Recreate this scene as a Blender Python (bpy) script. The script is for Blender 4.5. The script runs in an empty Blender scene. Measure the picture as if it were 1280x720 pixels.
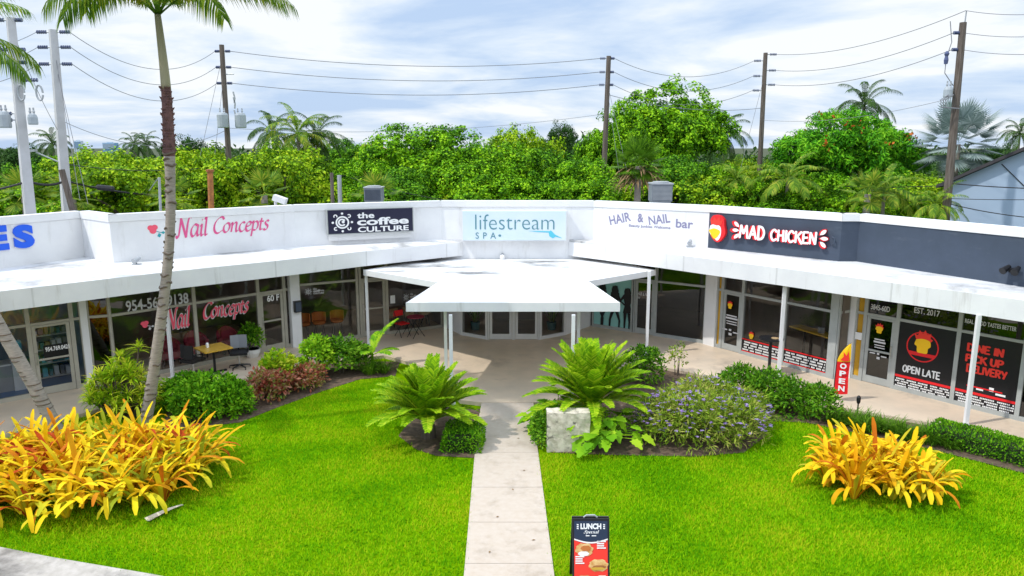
import bpy, math, random
import numpy as np
from mathutils import Vector, Matrix
R = math.radians
rng = np.random.default_rng(7)
random.seed(7)
scene = bpy.context.scene
C = scene.collection

# ------------------------------------------------------------------ camera
F, HZ, H = 920.0, 183.0, 6.5
PITCH = math.atan((360 - HZ) / F)
cam_d = bpy.data.cameras.new('camera'); cam = bpy.data.objects.new('camera', cam_d); C.objects.link(cam)
cam.location = (0, 0, H); cam.rotation_euler = (math.pi / 2 - PITCH, 0, 0)
cam_d.sensor_width = 36; cam_d.lens = 36 * F / 1280; cam_d.clip_end = 6000; cam_d.clip_start = 0.1
scene.camera = cam
CP, SP = math.cos(PITCH), math.sin(PITCH)

def ray(px, py):
    a, b = (px - 640) / F, -(py - 360) / F
    return Vector((a, CP + b * SP, -SP + b * CP))
def at(px, py, z=0.0):                      # the point of height z seen there in the photo
    d = ray(px, py); t = (z - H) / d.z
    return Vector((d.x * t, d.y * t, z))
def atY(px, py, Y):                         # the point at distance Y seen there in the photo
    d = ray(px, py); t = Y / d.y
    return Vector((d.x * t, Y, H + d.z * t))

# ------------------------------------------------------------------ materials
def new_mat(name):
    m = bpy.data.materials.new(name); m.use_nodes = True
    nt = m.node_tree; b = nt.nodes['Principled BSDF']
    return m, nt, b
def col4(c): return (c[0], c[1], c[2], 1.0)
def mat(name, col, rough=.6, col2=None, scale=4.0, lo=.35, hi=.65, bump=0.0, bscale=40.0, spec=.4, metal=0.0, detail=6, stretch=None, dirt=None):
    m, nt, b = new_mat(name); N, L = nt.nodes, nt.links
    b.inputs['Roughness'].default_value = rough; b.inputs['Metallic'].default_value = metal
    b.inputs['Specular IOR Level'].default_value = spec
    b.inputs['Base Color'].default_value = col4(col)
    tc = N.new('ShaderNodeTexCoord'); mp = N.new('ShaderNodeMapping')
    L.new(tc.outputs['Object'], mp.inputs['Vector'])
    if stretch: mp.inputs['Scale'].default_value = stretch
    src = None
    if col2 is not None:
        n = N.new('ShaderNodeTexNoise'); n.inputs['Scale'].default_value = scale; n.inputs['Detail'].default_value = detail
        n.inputs['Roughness'].default_value = .6
        L.new(mp.outputs[0], n.inputs['Vector'])
        r = N.new('ShaderNodeValToRGB'); r.color_ramp.elements[0].position = lo; r.color_ramp.elements[1].position = hi
        r.color_ramp.elements[0].color = col4(col2); r.color_ramp.elements[1].color = col4(col)
        L.new(n.outputs['Fac'], r.inputs['Fac']); src = r.outputs['Color']
    if dirt:                                 # (colour, scale, lo, hi): blotches of wear
        n = N.new('ShaderNodeTexNoise'); n.inputs['Scale'].default_value = dirt[1]; n.inputs['Detail'].default_value = 9
        n.inputs['Roughness'].default_value = .65
        mp2 = N.new('ShaderNodeMapping'); mp2.inputs['Location'].default_value = (3.1, 7.7, 1.3)
        L.new(tc.outputs['Object'], mp2.inputs['Vector']); L.new(mp2.outputs[0], n.inputs['Vector'])
        if len(dirt) > 4: mp2.inputs['Scale'].default_value = dirt[4]
        r = N.new('ShaderNodeMapRange'); r.inputs['From Min'].default_value = dirt[2]; r.inputs['From Max'].default_value = dirt[3]
        L.new(n.outputs['Fac'], r.inputs['Value'])
        mx = N.new('ShaderNodeMix'); mx.data_type = 'RGBA'
        L.new(r.outputs[0], mx.inputs['Factor'])
        if src: L.new(src, mx.inputs['A'])
        else: mx.inputs['A'].default_value = col4(col)
        mx.inputs['B'].default_value = col4(dirt[0]); src = mx.outputs['Result']
    if src: L.new(src, b.inputs['Base Color'])
    if bump:
        n = N.new('ShaderNodeTexNoise'); n.inputs['Scale'].default_value = bscale; n.inputs['Detail'].default_value = 5
        L.new(mp.outputs[0], n.inputs['Vector'])
        bp = N.new('ShaderNodeBump'); bp.inputs['Strength'].default_value = bump; bp.inputs['Distance'].default_value = 0
        L.new(n.outputs['Fac'], bp.inputs['Height']); L.new(bp.outputs[0], b.inputs['Normal'])
    return m
def leafmat(name, cols, trans=.3, rough=.5, var=.25, vscale=.6):
    """leaf colour picked per leaf from a ramp, with slow clump-to-clump variation"""
    m, nt, b = new_mat(name); N, L = nt.nodes, nt.links
    g = N.new('ShaderNodeNewGeometry'); r = N.new('ShaderNodeValToRGB')
    els = r.color_ramp.elements
    while len(els) < len(cols): els.new(.5)
    for i, c in enumerate(cols):
        els[i].position = i / max(1, len(cols) - 1); els[i].color = col4(c)
    tc = N.new('ShaderNodeTexCoord'); n = N.new('ShaderNodeTexNoise'); n.inputs['Scale'].default_value = vscale; n.inputs['Detail'].default_value = 2
    L.new(tc.outputs['Object'], n.inputs['Vector'])
    mr = N.new('ShaderNodeMapRange'); mr.inputs['From Min'].default_value = .3; mr.inputs['From Max'].default_value = .7
    mr.inputs['To Min'].default_value = -var; mr.inputs['To Max'].default_value = var; L.new(n.outputs['Fac'], mr.inputs['Value'])
    ad = N.new('ShaderNodeMath'); ad.operation = 'ADD'; ad.use_clamp = True
    L.new(g.outputs['Random Per Island'], ad.inputs[0]); L.new(mr.outputs[0], ad.inputs[1])
    L.new(ad.outputs[0], r.inputs['Fac']); L.new(r.outputs['Color'], b.inputs['Base Color'])
    b.inputs['Roughness'].default_value = rough; b.inputs['Specular IOR Level'].default_value = .06
    t = N.new('ShaderNodeBsdfTranslucent'); L.new(r.outputs['Color'], t.inputs['Color'])
    ms = N.new('ShaderNodeMixShader'); ms.inputs[0].default_value = trans
    L.new(b.outputs[0], ms.inputs[1]); L.new(t.outputs[0], ms.inputs[2])
    L.new(ms.outputs[0], N['Material Output'].inputs['Surface'])
    return m
def glassmat(name, tint, refl=1.0):
    m, nt, b = new_mat(name); N, L = nt.nodes, nt.links; N.remove(b)
    tr = N.new('ShaderNodeBsdfTransparent'); tr.inputs[0].default_value = col4(tint)
    gl = N.new('ShaderNodeBsdfGlossy'); gl.inputs['Roughness'].default_value = .015; gl.inputs[0].default_value = (1, 1, 1, 1)
    fr = N.new('ShaderNodeFresnel'); fr.inputs[0].default_value = 1.55
    tc = N.new('ShaderNodeTexCoord'); nz = N.new('ShaderNodeTexNoise'); nz.inputs['Scale'].default_value = 1.3; nz.inputs['Detail'].default_value = 1; L.new(tc.outputs['Object'], nz.inputs['Vector'])
    bp = N.new('ShaderNodeBump'); bp.inputs['Strength'].default_value = .25; bp.inputs['Distance'].default_value = .02; L.new(nz.outputs['Fac'], bp.inputs['Height']); L.new(bp.outputs[0], gl.inputs['Normal'])
    mu = N.new('ShaderNodeMath'); mu.operation = 'MULTIPLY_ADD'; mu.inputs[1].default_value = 1.0 * refl; mu.inputs[2].default_value = .05 * refl; mu.use_clamp = True
    L.new(fr.outputs[0], mu.inputs[0])
    ms = N.new('ShaderNodeMixShader'); L.new(mu.outputs[0], ms.inputs[0]); L.new(tr.outputs[0], ms.inputs[1]); L.new(gl.outputs[0], ms.inputs[2])
    L.new(ms.outputs[0], N['Material Output'].inputs['Surface'])
    return m

M = {}
M['white'] = mat('white_stucco', (.79, .79, .79), .75, (.72, .72, .73), 1.2, bump=.15, bscale=60, dirt=((.55, .54, .52), 1.6, .57, .84, (1.4, 1.4, .3)))
M['whitetrim'] = mat('white_trim', (.79, .79, .79), .55, (.73, .73, .74), 2.5)
M['fascia'] = mat('white_fascia', (.78, .78, .78), .6, (.72, .72, .73), 1.5, dirt=((.45, .43, .40), 2.8, .58, .82, (1, 1, .12)))
M['roofwhite'] = mat('white_roof_coating', (.78, .78, .78), .5, (.66, .66, .67), 1.1, dirt=((.30, .30, .30), .65, .50, .68))
M['roofstain'] = mat('stained_roof_coating', (.80, .80, .80), .5, (.70, .70, .70), .8, dirt=((.12, .12, .12), .42, .50, .66, (1, 2.0, 1)))
M['charcoal'] = mat('charcoal_stucco', (.052, .070, .105), .7, (.044, .060, .088), 2.0, bump=.15, bscale=60, dirt=((.09, .11, .14), 1.2, .58, .85, (1, 1, 3)))
M['greyroof'] = mat('grey_membrane', (.32, .33, .35), .8, (.2, .2, .21), 1.0)
M['frame'] = mat('beige_metal_frame', (.42, .40, .33), .45, (.36, .34, .28), 3.0, spec=.5)
M['framegrey'] = mat('grey_metal_frame', (.40, .42, .41), .4, (.34, .36, .35), 3.0, spec=.5)
M['framewhite'] = mat('white_metal_frame', (.66, .66, .65), .4, (.6, .6, .6), 3.0, spec=.5)
M['steel'] = mat('brushed_steel', (.6, .6, .6), .3, metal=.9)
M['black'] = mat('black_plastic', (.012, .012, .014), .45)
M['blackmetal'] = mat('black_metal', (.02, .02, .022), .4)
M['glass'] = glassmat('window_glass', (.85, .85, .84), .62)
M['glassdark'] = glassmat('dark_window_glass', (.10, .10, .11), .75)
M['glassblue'] = glassmat('pale_blue_window_glass', (.88, .92, .95), .6)
M['interior'] = mat('interior_wall', (.24, .19, .16), .8, (.14, .12, .10), .8)
M['interiorblue'] = mat('interior_wall_pale_blue', (.35, .45, .52), .8, (.25, .36, .45), .8)
M['bluefloor'] = mat('blue_floor', (.02, .14, .36), .4)
M['yellow'] = mat('yellow_wall', (.62, .34, .02), .7, (.52, .28, .02), 1.0)
M['teal'] = mat('teal_mural', (.30, .62, .58), .5)
M['decalblack'] = mat('black_vinyl', (.010, .010, .013), .35)
M['decalwhite'] = mat('white_vinyl', (.82, .82, .82), .5)
M['decalgrey'] = mat('grey_vinyl', (.62, .62, .64), .5)
M['red'] = mat('red_vinyl', (.75, .015, .02), .45)
M['hotred'] = mat('bright_red_vinyl', (.85, .04, .025), .5)
M['gold'] = mat('yellow_vinyl', (.95, .55, .01), .5)
M['pink'] = mat('pink_paint', (.72, .09, .26), .5)
M['pinkred'] = mat('coral_pink_vinyl', (.85, .10, .16), .5)
M['tealpaint'] = mat('teal_paint', (.02, .32, .36), .5)
M['aqua'] = mat('aqua_paint', (.10, .52, .66), .5)
M['slate'] = mat('slate_teal_paint', (.09, .24, .29), .5)
M['lilac'] = mat('grey_lilac_paint', (.24, .23, .36), .5)
M['blueletter'] = mat('blue_letter', (.01, .11, .75), .4)
M['navy'] = mat('navy_sign_face', (.014, .014, .040), .35)
M['bluewhite'] = mat('pale_blue_sign_face', (.66, .74, .80), .4, (.58, .70, .77), .8)
M['aframe'] = mat('slate_blue_board', (.02, .035, .07), .4)
M['cream'] = mat('cream_food', (.80, .55, .25), .6, (.55, .25, .06), 12)
M['yellowtop'] = mat('yellow_table_top', (.65, .40, .05), .35, (.55, .32, .04), 3, stretch=(1, 12, 1))
M['burgundy'] = mat('burgundy_upholstery', (.36, .04, .07), .7, (.28, .025, .05), 4)
M['orangeseat'] = mat('orange_upholstery', (.60, .20, .05), .6, (.48, .14, .03), 4)
M['beigeseat'] = mat('beige_upholstery', (.50, .36, .20), .7, (.4, .27, .14), 4)
M['greycloth'] = mat('grey_mesh_cloth', (.25, .26, .28), .8)
M['concrete'] = mat('patio_concrete', (.70, .56, .42), .42, (.57, .47, .36), 1.6, .3, .7, bump=.08, bscale=80, dirt=((.22, .18, .15), .7, .55, .85))
M['path'] = mat('path_concrete', (.51, .44, .37), .7, (.47, .39, .31), 9.0, .3, .7, bump=.3, bscale=140, dirt=((.30, .24, .18), 2.6, .52, .85), detail=10)
M['sidewalk'] = mat('sidewalk_concrete', (.50, .46, .42), .8, (.36, .33, .29), 7.0, .3, .7, bump=.3, bscale=100, dirt=((.12, .11, .10), .9, .50, .70))
M['asphalt'] = mat('asphalt', (.055, .055, .055), .85, (.04, .04, .04), 6, bump=.3, bscale=150)
M['soil'] = mat('soil', (.14, .095, .062), .9, (.06, .04, .026), 9, bump=.6, bscale=40, dirt=((.32, .28, .24), 3.0, .62, .74))
M['ground'] = mat('scrub_ground', (.05, .07, .02), .9, (.03, .04, .012), .5)
M['stone'] = mat('weathered_limestone', (.64, .58, .47), .85, (.42, .37, .29), 10, .35, .6, bump=1.0, bscale=26, dirt=((.10, .09, .08), 7, .58, .68), detail=10)
M['woodpole'] = mat('weathered_pole_wood', (.17, .14, .12), .85, (.085, .065, .05), 3, stretch=(6, 6, .5), bump=.4, bscale=20)
M['concpole'] = mat('pole_concrete', (.56, .56, .57), .8, (.48, .48, .48), 2)
M['galv'] = mat('galvanised_steel', (.42, .44, .46), .5, (.36, .38, .4), 3, metal=.3)
M['trafo'] = mat('pale_grey_transformer_paint', (.40, .44, .47), .45, (.34, .38, .41), 3)
M['acgrey'] = mat('grey_unit_paint', (.22, .24, .27), .5, (.17, .19, .22), 4)
M['insul'] = mat('blue_grey_insulator', (.08, .10, .20), .3)
M['cable'] = mat('black_cable', (.02, .02, .022), .6)
M['wire'] = mat('weathered_wire', (.22, .22, .24), .5)
M['orangepipe'] = mat('orange_rusty_pipe', (.50, .20, .05), .6, (.25, .09, .03), 6)
M['bluehouse'] = mat('pale_blue_stucco', (.36, .45, .58), .8, (.33, .42, .55), .6)
M['houseroof'] = mat('dark_shingles', (.05, .045, .05), .8)
M['terracotta'] = mat('terracotta_tiles', (.55, .26, .10), .8)
M['farblue'] = mat('hazed_tower_blue', (.18, .34, .52), .5)  # blue of the distance haze put into the tower's base colour
M['farwhite'] = mat('hazed_tower_white', (.50, .58, .66), .6)  # white with a haze tint mixed into the colour
M['palmtrunk'] = mat('grey_palm_bark', (.36, .32, .27), .85, (.22, .19, .16), 7, .3, .7, bump=.5, bscale=30, stretch=(1, 1, 6))
M['palmscar'] = mat('palm_leaf_scar', (.13, .10, .075), .9)
M['palmred'] = mat('palm_old_leaf_bases', (.17, .085, .075), .85, (.09, .05, .05), 9, bump=.6)
M['crownshaft'] = mat('palm_crownshaft', (.34, .31, .20), .6, (.26, .25, .14), 3, stretch=(1, 1, .3))
M['bark'] = mat('bark', (.13, .10, .08), .9, (.08, .06, .05), 5, stretch=(3, 3, .5))
M['dryleaf'] = mat('dry_palm_sheath', (.74, .68, .58), .7, (.58, .50, .40), 5)
M['thatch'] = mat('dead_frond_thatch', (.30, .20, .10), .9, (.2, .12, .05), 8)
M['terrpot'] = mat('white_plant_pot', (.75, .75, .73), .5)
M['tealpot'] = mat('teal_plant_pot', (.03, .20, .24), .5)
# foliage
M['leaf_a'] = leafmat('tree_leaves_bright', [(.03, .10, .004), (.09, .26, .006), (.19, .45, .008), (.34, .60, .015)], vscale=1.0, var=.5, trans=.2)
M['leaf_b'] = leafmat('tree_leaves_mid', [(.018, .07, .005), (.05, .17, .006), (.11, .31, .010), (.22, .46, .015)], vscale=1.0, var=.5, trans=.2)
M['leaf_c'] = leafmat('tree_leaves_yellow_green', [(.05, .13, .005), (.14, .30, .006), (.28, .48, .01), (.46, .60, .02)], vscale=1.0, var=.5, trans=.2)
M['leaf_d'] = leafmat('tree_leaves_dark', [(.015, .05, .012), (.03, .085, .018), (.05, .12, .02), (.07, .16, .03)])
M['leaf_far'] = leafmat('far_tree_leaves', [(.03, .07, .02), (.05, .11, .025), (.08, .16, .035)], vscale=.08)
M['poinc'] = leafmat('feathery_tree_leaves', [(.025, .13, .006), (.06, .27, .008), (.13, .42, .012), (.24, .54, .02)], vscale=.9, var=.45, trans=.22)
M['poincflower'] = leafmat('orange_tree_flowers', [(.55, .10, .03), (.7, .2, .04)])
M['palmleaf'] = leafmat('palm_fronds', [(.06, .14, .015), (.11, .23, .02), (.20, .33, .025), (.42, .44, .05)], vscale=.9)
M['palmleafdark'] = leafmat('dark_palm_fronds', [(.03, .07, .02), (.05, .11, .025), (.09, .16, .03)], vscale=.5)
M['silver'] = leafmat('silver_palm_fans', [(.16, .22, .20), (.25, .32, .30), (.35, .42, .40)])
M['brom'] = leafmat('bromeliad_leaves', [(.46, .07, .012), (.64, .25, .010), (.78, .45, .010), (.86, .60, .012), (.88, .66, .016), (.70, .58, .02), (.32, .38, .02)], trans=.25, var=.2, vscale=.9)
M['bromright'] = leafmat('golden_bromeliad_leaves', [(.52, .14, .010), (.70, .34, .008), (.80, .48, .008), (.86, .58, .012), (.84, .62, .02), (.50, .46, .03)], trans=.25, var=.18, vscale=.9)
M['cycad'] = leafmat('cycad_fronds', [(.13, .30, .008), (.24, .46, .010), (.38, .58, .012), (.56, .66, .04)], vscale=1.2, var=.3, trans=.38)
M['philo'] = leafmat('philodendron_leaves', [(.13, .34, .012), (.25, .50, .015), (.42, .62, .03)], vscale=1.5)
M['boxleaf'] = leafmat('clipped_hedge_leaves', [(.04, .16, .006), (.10, .30, .008), (.17, .42, .012), (.26, .50, .02)], vscale=2)
M['shrubleaf'] = leafmat('shrub_leaves', [(.035, .12, .008), (.08, .24, .01), (.15, .35, .015), (.27, .46, .03)], vscale=1.5)
M['drac'] = leafmat('striped_dracaena_leaves', [(.16, .36, .008), (.34, .54, .012), (.56, .66, .03), (.76, .72, .08)], vscale=1.2, trans=.4)
M['croton'] = leafmat('croton_leaves', [(.26, .05, .03), (.48, .14, .09), (.52, .26, .18), (.22, .26, .05), (.40, .12, .05), (.16, .28, .04)], vscale=2.5, var=.3)
M['liriope'] = leafmat('liriope_blades', [(.045, .12, .01), (.09, .22, .012), (.17, .32, .02)], vscale=1.5)
M['petunia'] = leafmat('petunia_leaves', [(.08, .15, .012), (.19, .31, .02), (.34, .46, .04), (.46, .42, .12)], vscale=1.5)
M['purple'] = leafmat('purple_petals', [(.26, .15, .46), (.38, .26, .60), (.50, .40, .68)])
M['palmyoung'] = leafmat('young_palm_leaves', [(.08, .26, .008), (.20, .44, .012), (.42, .60, .03)])
M['grass'] = leafmat('lawn_blades', [(.10, .33, .003), (.18, .45, .003), (.25, .53, .004), (.34, .56, .006), (.46, .52, .014)], trans=.35, rough=.8, var=.50, vscale=.55)
M['grass'].node_tree.nodes['Principled BSDF'].inputs['Specular IOR Level'].default_value = .02
M['lawn'] = mat('lawn_ground', (.16, .30, .001), .95, (.09, .19, .001), 5, .3, .7, bump=.5, bscale=120, spec=0)

# ------------------------------------------------------------------ mesh builder
def top_of(o):
    while o.parent: o = o.parent
    return o
class MB:
    def __init__(s): s.v = []; s.f = []; s.m = []; s.cur = 0
    def add(s, vs, fs):
        k = len(s.v); s.v += [Vector(v) for v in vs]
        for f in fs: s.f.append([i + k for i in f]); s.m.append(s.cur)
    def obox(s, c, a, b, d):                # centre and three half-extent vectors
        c, a, b, d = Vector(c), Vector(a), Vector(b), Vector(d)
        vs = [c + sx * a + sy * b + sz * d for sz in (-1, 1) for sy in (-1, 1) for sx in (-1, 1)]
        s.add(vs, [(0, 2, 3, 1), (4, 5, 7, 6), (0, 1, 5, 4), (2, 6, 7, 3), (0, 4, 6, 2), (1, 3, 7, 5)])
    def box(s, x0, x1, y0, y1, z0, z1):
        s.obox(((x0 + x1) / 2, (y0 + y1) / 2, (z0 + z1) / 2), ((x1 - x0) / 2, 0, 0), (0, (y1 - y0) / 2, 0), (0, 0, (z1 - z0) / 2))
    def bar(s, p, q, w, h):                 # straight bar of rectangular section
        p, q = Vector(p), Vector(q); d = (q - p); L = d.length; d.normalize()
        up = Vector((0, 0, 1)) if abs(d.z) < .95 else Vector((0, 1, 0))
        sd = d.cross(up).normalized(); u2 = sd.cross(d)
        s.obox((p + q) / 2, d * (L / 2), sd * (w / 2), u2 * (h / 2))
    def wall(s, p, q, z0, z1, off0, off1):  # upright slab along p->q, offsets towards the outside
        p = Vector((p[0], p[1], 0)); q = Vector((q[0], q[1], 0)); d = (q - p); L = d.length; d.normalize(); n = Vector((d.y, -d.x, 0))
        s.obox((p + q) / 2 + n * (off0 + off1) / 2 + Vector((0, 0, (z0 + z1) / 2)), d * (L / 2), n * abs(off1 - off0) / 2, Vector((0, 0, (z1 - z0) / 2)))
    def prism(s, poly, z0, z1):             # plan polygon; z may be a number or one per corner
        n = len(poly); a = z0 if hasattr(z0, '__len__') else [z0] * n; b = z1 if hasattr(z1, '__len__') else [z1] * n
        vs = [(p[0], p[1], a[i]) for i, p in enumerate(poly)] + [(p[0], p[1], b[i]) for i, p in enumerate(poly)]
        ar = sum(poly[i][0] * poly[(i + 1) % n][1] - poly[(i + 1) % n][0] * poly[i][1] for i in range(n))
        if ar > 0: fs = [tuple(reversed(range(n))), tuple(range(n, 2 * n))] + [(i, (i + 1) % n, n + (i + 1) % n, n + i) for i in range(n)]
        else: fs = [tuple(range(n)), tuple(reversed(range(n, 2 * n)))] + [((i + 1) % n, i, n + i, n + (i + 1) % n) for i in range(n)]
        s.add(vs, fs)
    def sheet(s, poly, z):
        ar = sum(poly[i][0] * poly[(i + 1) % len(poly)][1] - poly[(i + 1) % len(poly)][0] * poly[i][1] for i in range(len(poly)))
        ids = list(range(len(poly)))
        s.add([(p[0], p[1], z) for p in poly], [ids if ar > 0 else ids[::-1]])
    def tube(s, pts, rad, n=8, caps=True):
        pts = [Vector(p) for p in pts]; rads = rad if hasattr(rad, '__len__') else [rad] * len(pts)
        k = len(s.v); ref = None
        for i, p in enumerate(pts):
            d = (pts[min(i + 1, len(pts) - 1)] - pts[max(i - 1, 0)]).normalized()
            if ref is None: ref = Vector((1, 0, 0)) if abs(d.x) < .9 else Vector((0, 1, 0))
            a = (ref - d * ref.dot(d)).normalized(); b = d.cross(a); ref = a
            for j in range(n):
                t = 2 * math.pi * j / n; s.v.append(p + (a * math.cos(t) + b * math.sin(t)) * rads[i])
        for i in range(len(pts) - 1):
            for j in range(n):
                s.f.append([k + i * n + j, k + i * n + (j + 1) % n, k + (i + 1) * n + (j + 1) % n, k + (i + 1) * n + j]); s.m.append(s.cur)
        if caps:
            s.f.append([k + j for j in reversed(range(n))]); s.m.append(s.cur)
            e = k + (len(pts) - 1) * n; s.f.append([e + j for j in range(n)]); s.m.append(s.cur)
    def lathe(s, c, prof, n=16):            # prof: (r, z)
        s.tube([(c[0], c[1], c[2] + z) for r, z in prof], [max(r, .001) for r, z in prof], n)
    def flat(s, V2, faces, o, u, v, n=None, th=0):   # 2-D shape laid into a plane, optionally with thickness
        o, u, v = Vector(o), Vector(u), Vector(v)
        P = [o + u * a + v * b for a, b in V2]
        if th and n is not None:
            n = Vector(n) * th; k = len(P); edges = {}
            s.add([p + n for p in P], faces)
            for f in faces:
                for i in range(len(f)):
                    e = (f[i], f[(i + 1) % len(f)]); edges[e] = 1
            rim = [e for e in edges if (e[1], e[0]) not in edges]
            s.add(P + [p + n for p in P], [(a, b, b + k, a + k) for a, b in rim])
        else: s.add(P, faces)
    def build(s, name, m, parent=None, org=None, smooth=False):
        me = bpy.data.meshes.new(name); o = bpy.data.objects.new(name, me); C.objects.link(o)
        base = Vector(top_of(parent).location) if parent else Vector(org if org is not None else (0, 0, 0))
        me.from_pydata([tuple(v - base) for v in s.v], [], s.f)
        for x in (m if isinstance(m, (list, tuple)) else [m]): me.materials.append(x)
        if any(s.m): me.polygons.foreach_set('material_index', s.m)
        if smooth: me.polygons.foreach_set('use_smooth', [True] * len(me.polygons))
        if parent: o.parent = parent
        else: o.location = base
        me.update(); return o
def npobj(name, V, T, m, parent=None, org=None, mi=None):
    V = np.asarray(V, float).reshape(-1, 3); T = np.asarray(T, np.int32).reshape(-1, 3)
    base = Vector(top_of(parent).location) if parent else Vector(org if org is not None else (0, 0, 0))
    V = V - np.array(base)
    me = bpy.data.meshes.new(name); o = bpy.data.objects.new(name, me); C.objects.link(o)
    me.vertices.add(len(V)); me.vertices.foreach_set('co', V.ravel().astype(np.float32))
    me.loops.add(len(T) * 3); me.loops.foreach_set('vertex_index', T.ravel())
    me.polygons.add(len(T)); me.polygons.foreach_set('loop_start', np.arange(0, len(T) * 3, 3, dtype=np.int32))
    if mi is not None: me.polygons.foreach_set('material_index', np.asarray(mi, np.int32))
    for x in (m if isinstance(m, (list, tuple)) else [m]): me.materials.append(x)
    me.update(calc_edges=True)
    if parent: o.parent = parent
    else: o.location = base
    return o
def tag(o, label=None, cat=None, group=None, kind=None):
    if label: o['label'] = label
    if cat: o['category'] = cat
    if group: o['group'] = group
    if kind: o['kind'] = kind
    return o
def thing(name, loc, label, cat, group=None):
    o = bpy.data.objects.new(name, None); C.objects.link(o); o.location = loc; o.empty_display_size = .2
    return tag(o, label, cat, group)
KIDS = {}
def copy_tree(o, parent=None):
    c = o.copy(); C.objects.link(c)
    if parent: c.parent = parent
    for ch in list(o.children): copy_tree(ch, c)
    return c
def place(proto, loc, rz=0, sc=1, label=None, group=None):
    c = copy_tree(proto); c.location = loc; c.rotation_euler = (0, 0, rz)
    c.scale = (sc, sc, sc) if not hasattr(sc, '__len__') else sc
    if label: c['label'] = label
    if group: c['group'] = group
    return c
def unit(v):
    v = np.asarray(v, float); return v / np.maximum(np.linalg.norm(v, axis=-1, keepdims=True), 1e-9)

# ------------------------------------------------------------------ foliage builders (arrays)
def leaf_cards(c, d, up, L, W):
    """rhombic leaves folded along the spine"""
    c = np.asarray(c); d = unit(d); sd = unit(np.cross(d, up)); nn = np.cross(sd, d)
    L = np.broadcast_to(np.asarray(L, float), (len(c),))[:, None]; W = np.broadcast_to(np.asarray(W, float), (len(c),))[:, None]
    V = np.stack([c, c + d * L * .5 + sd * W * .5 + nn * W * .15, c + d * L, c + d * L * .5 - sd * W * .5 + nn * W * .15], 1).reshape(-1, 3)
    k = np.arange(len(c))[:, None] * 4
    T = np.concatenate([k + np.array([[0, 1, 2]]), k + np.array([[0, 2, 3]])], 1).reshape(-1, 3)
    return V, T
def rand_dirs(n, r=rng): return unit(r.normal(size=(n, 3)))
def join(parts):
    Vs, Ts, k = [], [], 0
    for V, T in parts:
        V = np.asarray(V).reshape(-1, 3); Vs.append(V); Ts.append(np.asarray(T).reshape(-1, 3) + k); k += len(V)
    return np.concatenate(Vs), np.concatenate(Ts)
def clump_crown(lobes, per_area, nleaf, L, W, cr, r=rng, zmin=-1e9, inner=.25, puff=False):
    """lobes: (cx,cy,cz, rx,ry,rz); leaf sprays sit on and just inside each lobe"""
    cs, outs = [], []
    for (cx, cy, cz, rx, ry, rz) in lobes:
        n = max(6, int(per_area * (rx * ry + rx * rz + ry * rz) * 4.2))
        d = rand_dirs(n, r); d[:, 2] = np.where(d[:, 2] < -.45, -d[:, 2], d[:, 2])
        rr = np.where(r.random(n) < inner, r.uniform(.35, .8, n), r.uniform(.82, 1.08, n))
        cs.append(np.array([cx, cy, cz]) + d * rr[:, None] * np.array([rx, ry, rz])); outs.append(d)
    cs = np.concatenate(cs); outs = np.concatenate(outs)
    ok = cs[:, 2] > zmin; cs, outs = cs[ok], outs[ok]
    n = len(cs)
    sz = r.uniform(.55, 1.35, n)
    out = np.repeat(unit(outs + np.array([0, 0, .5])), nleaf, 0); base = np.repeat(cs, nleaf, 0); s2 = np.repeat(sz, nleaf)
    d = unit(rand_dirs(len(base), r) + out * .9)
    p = base + d * (cr * s2 * r.random(len(base)) ** .6)[:, None]
    ld = unit(d + rand_dirs(len(base), r) * .7 + np.array([0, 0, -.15]))
    up = unit(out + rand_dirs(len(base), r) * .6)
    if puff:
        up = unit(d * 1.0 + rand_dirs(len(base), r) * .55 + np.array([0, 0, .25])); q = rand_dirs(len(base), r); ld = unit(q - d * np.sum(q * d, 1, keepdims=True) + d * .25 + np.array([0, 0, -.25]))
    s = r.uniform(.65, 1.3, len(base))
    return leaf_cards(p, ld, up, L * s, W * s)
def ribbons(base, az, el, L, W, droop, seg=6, fold=.12, taper=True, r=rng, tip=.15, blunt=2.6):
    """arching strap leaves: start direction (az, el), bending down by droop (radians) along the length"""
    n = len(base); base = np.asarray(base, float)
    t = np.linspace(0, 1, seg + 1)
    e = el[:, None] - droop[:, None] * t[None, :] ** 1.4
    dl = (L / seg)[:, None]
    hx = np.cos(e) * dl; hz = np.sin(e) * dl
    cx = np.concatenate([np.zeros((n, 1)), np.cumsum(hx[:, :-1], 1)], 1); cz = np.concatenate([np.zeros((n, 1)), np.cumsum(hz[:, :-1], 1)], 1)
    hd = np.stack([np.cos(az), np.sin(az), np.zeros(n)], 1)
    ctr = base[:, None, :] + hd[:, None, :] * cx[..., None] + np.array([0, 0, 1.0]) * cz[..., None]
    sd = np.stack([-np.sin(az), np.cos(az), np.zeros(n)], 1)
    nr = hd[:, None, :] * (-np.sin(e))[..., None] + np.array([0, 0, 1.0]) * np.cos(e)[..., None]
    wp = (np.clip(.55 + 1.2 * t, 0, 1) * np.clip((1 - t) * blunt + tip, 0, 1)) if taper else np.ones_like(t)
    w = W[:, None] * wp[None, :] / 2
    Lf = ctr + sd[:, None, :] * w[..., None] + nr * (w * fold * 3)[..., None]
    Rt = ctr - sd[:, None, :] * w[..., None] + nr * (w * fold * 3)[..., None]
    V = np.stack([Lf, ctr, Rt], 2).reshape(n, -1, 3); m = (seg + 1) * 3
    q = []
    for i in range(seg):
        a = i * 3
        q += [[a, a + 3, a + 4], [a, a + 4, a + 1], [a + 1, a + 4, a + 5], [a + 1, a + 5, a + 2]]
    T = (np.arange(n)[:, None, None] * m + np.array(q)[None]).reshape(-1, 3)
    return V.reshape(-1, 3), T
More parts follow.
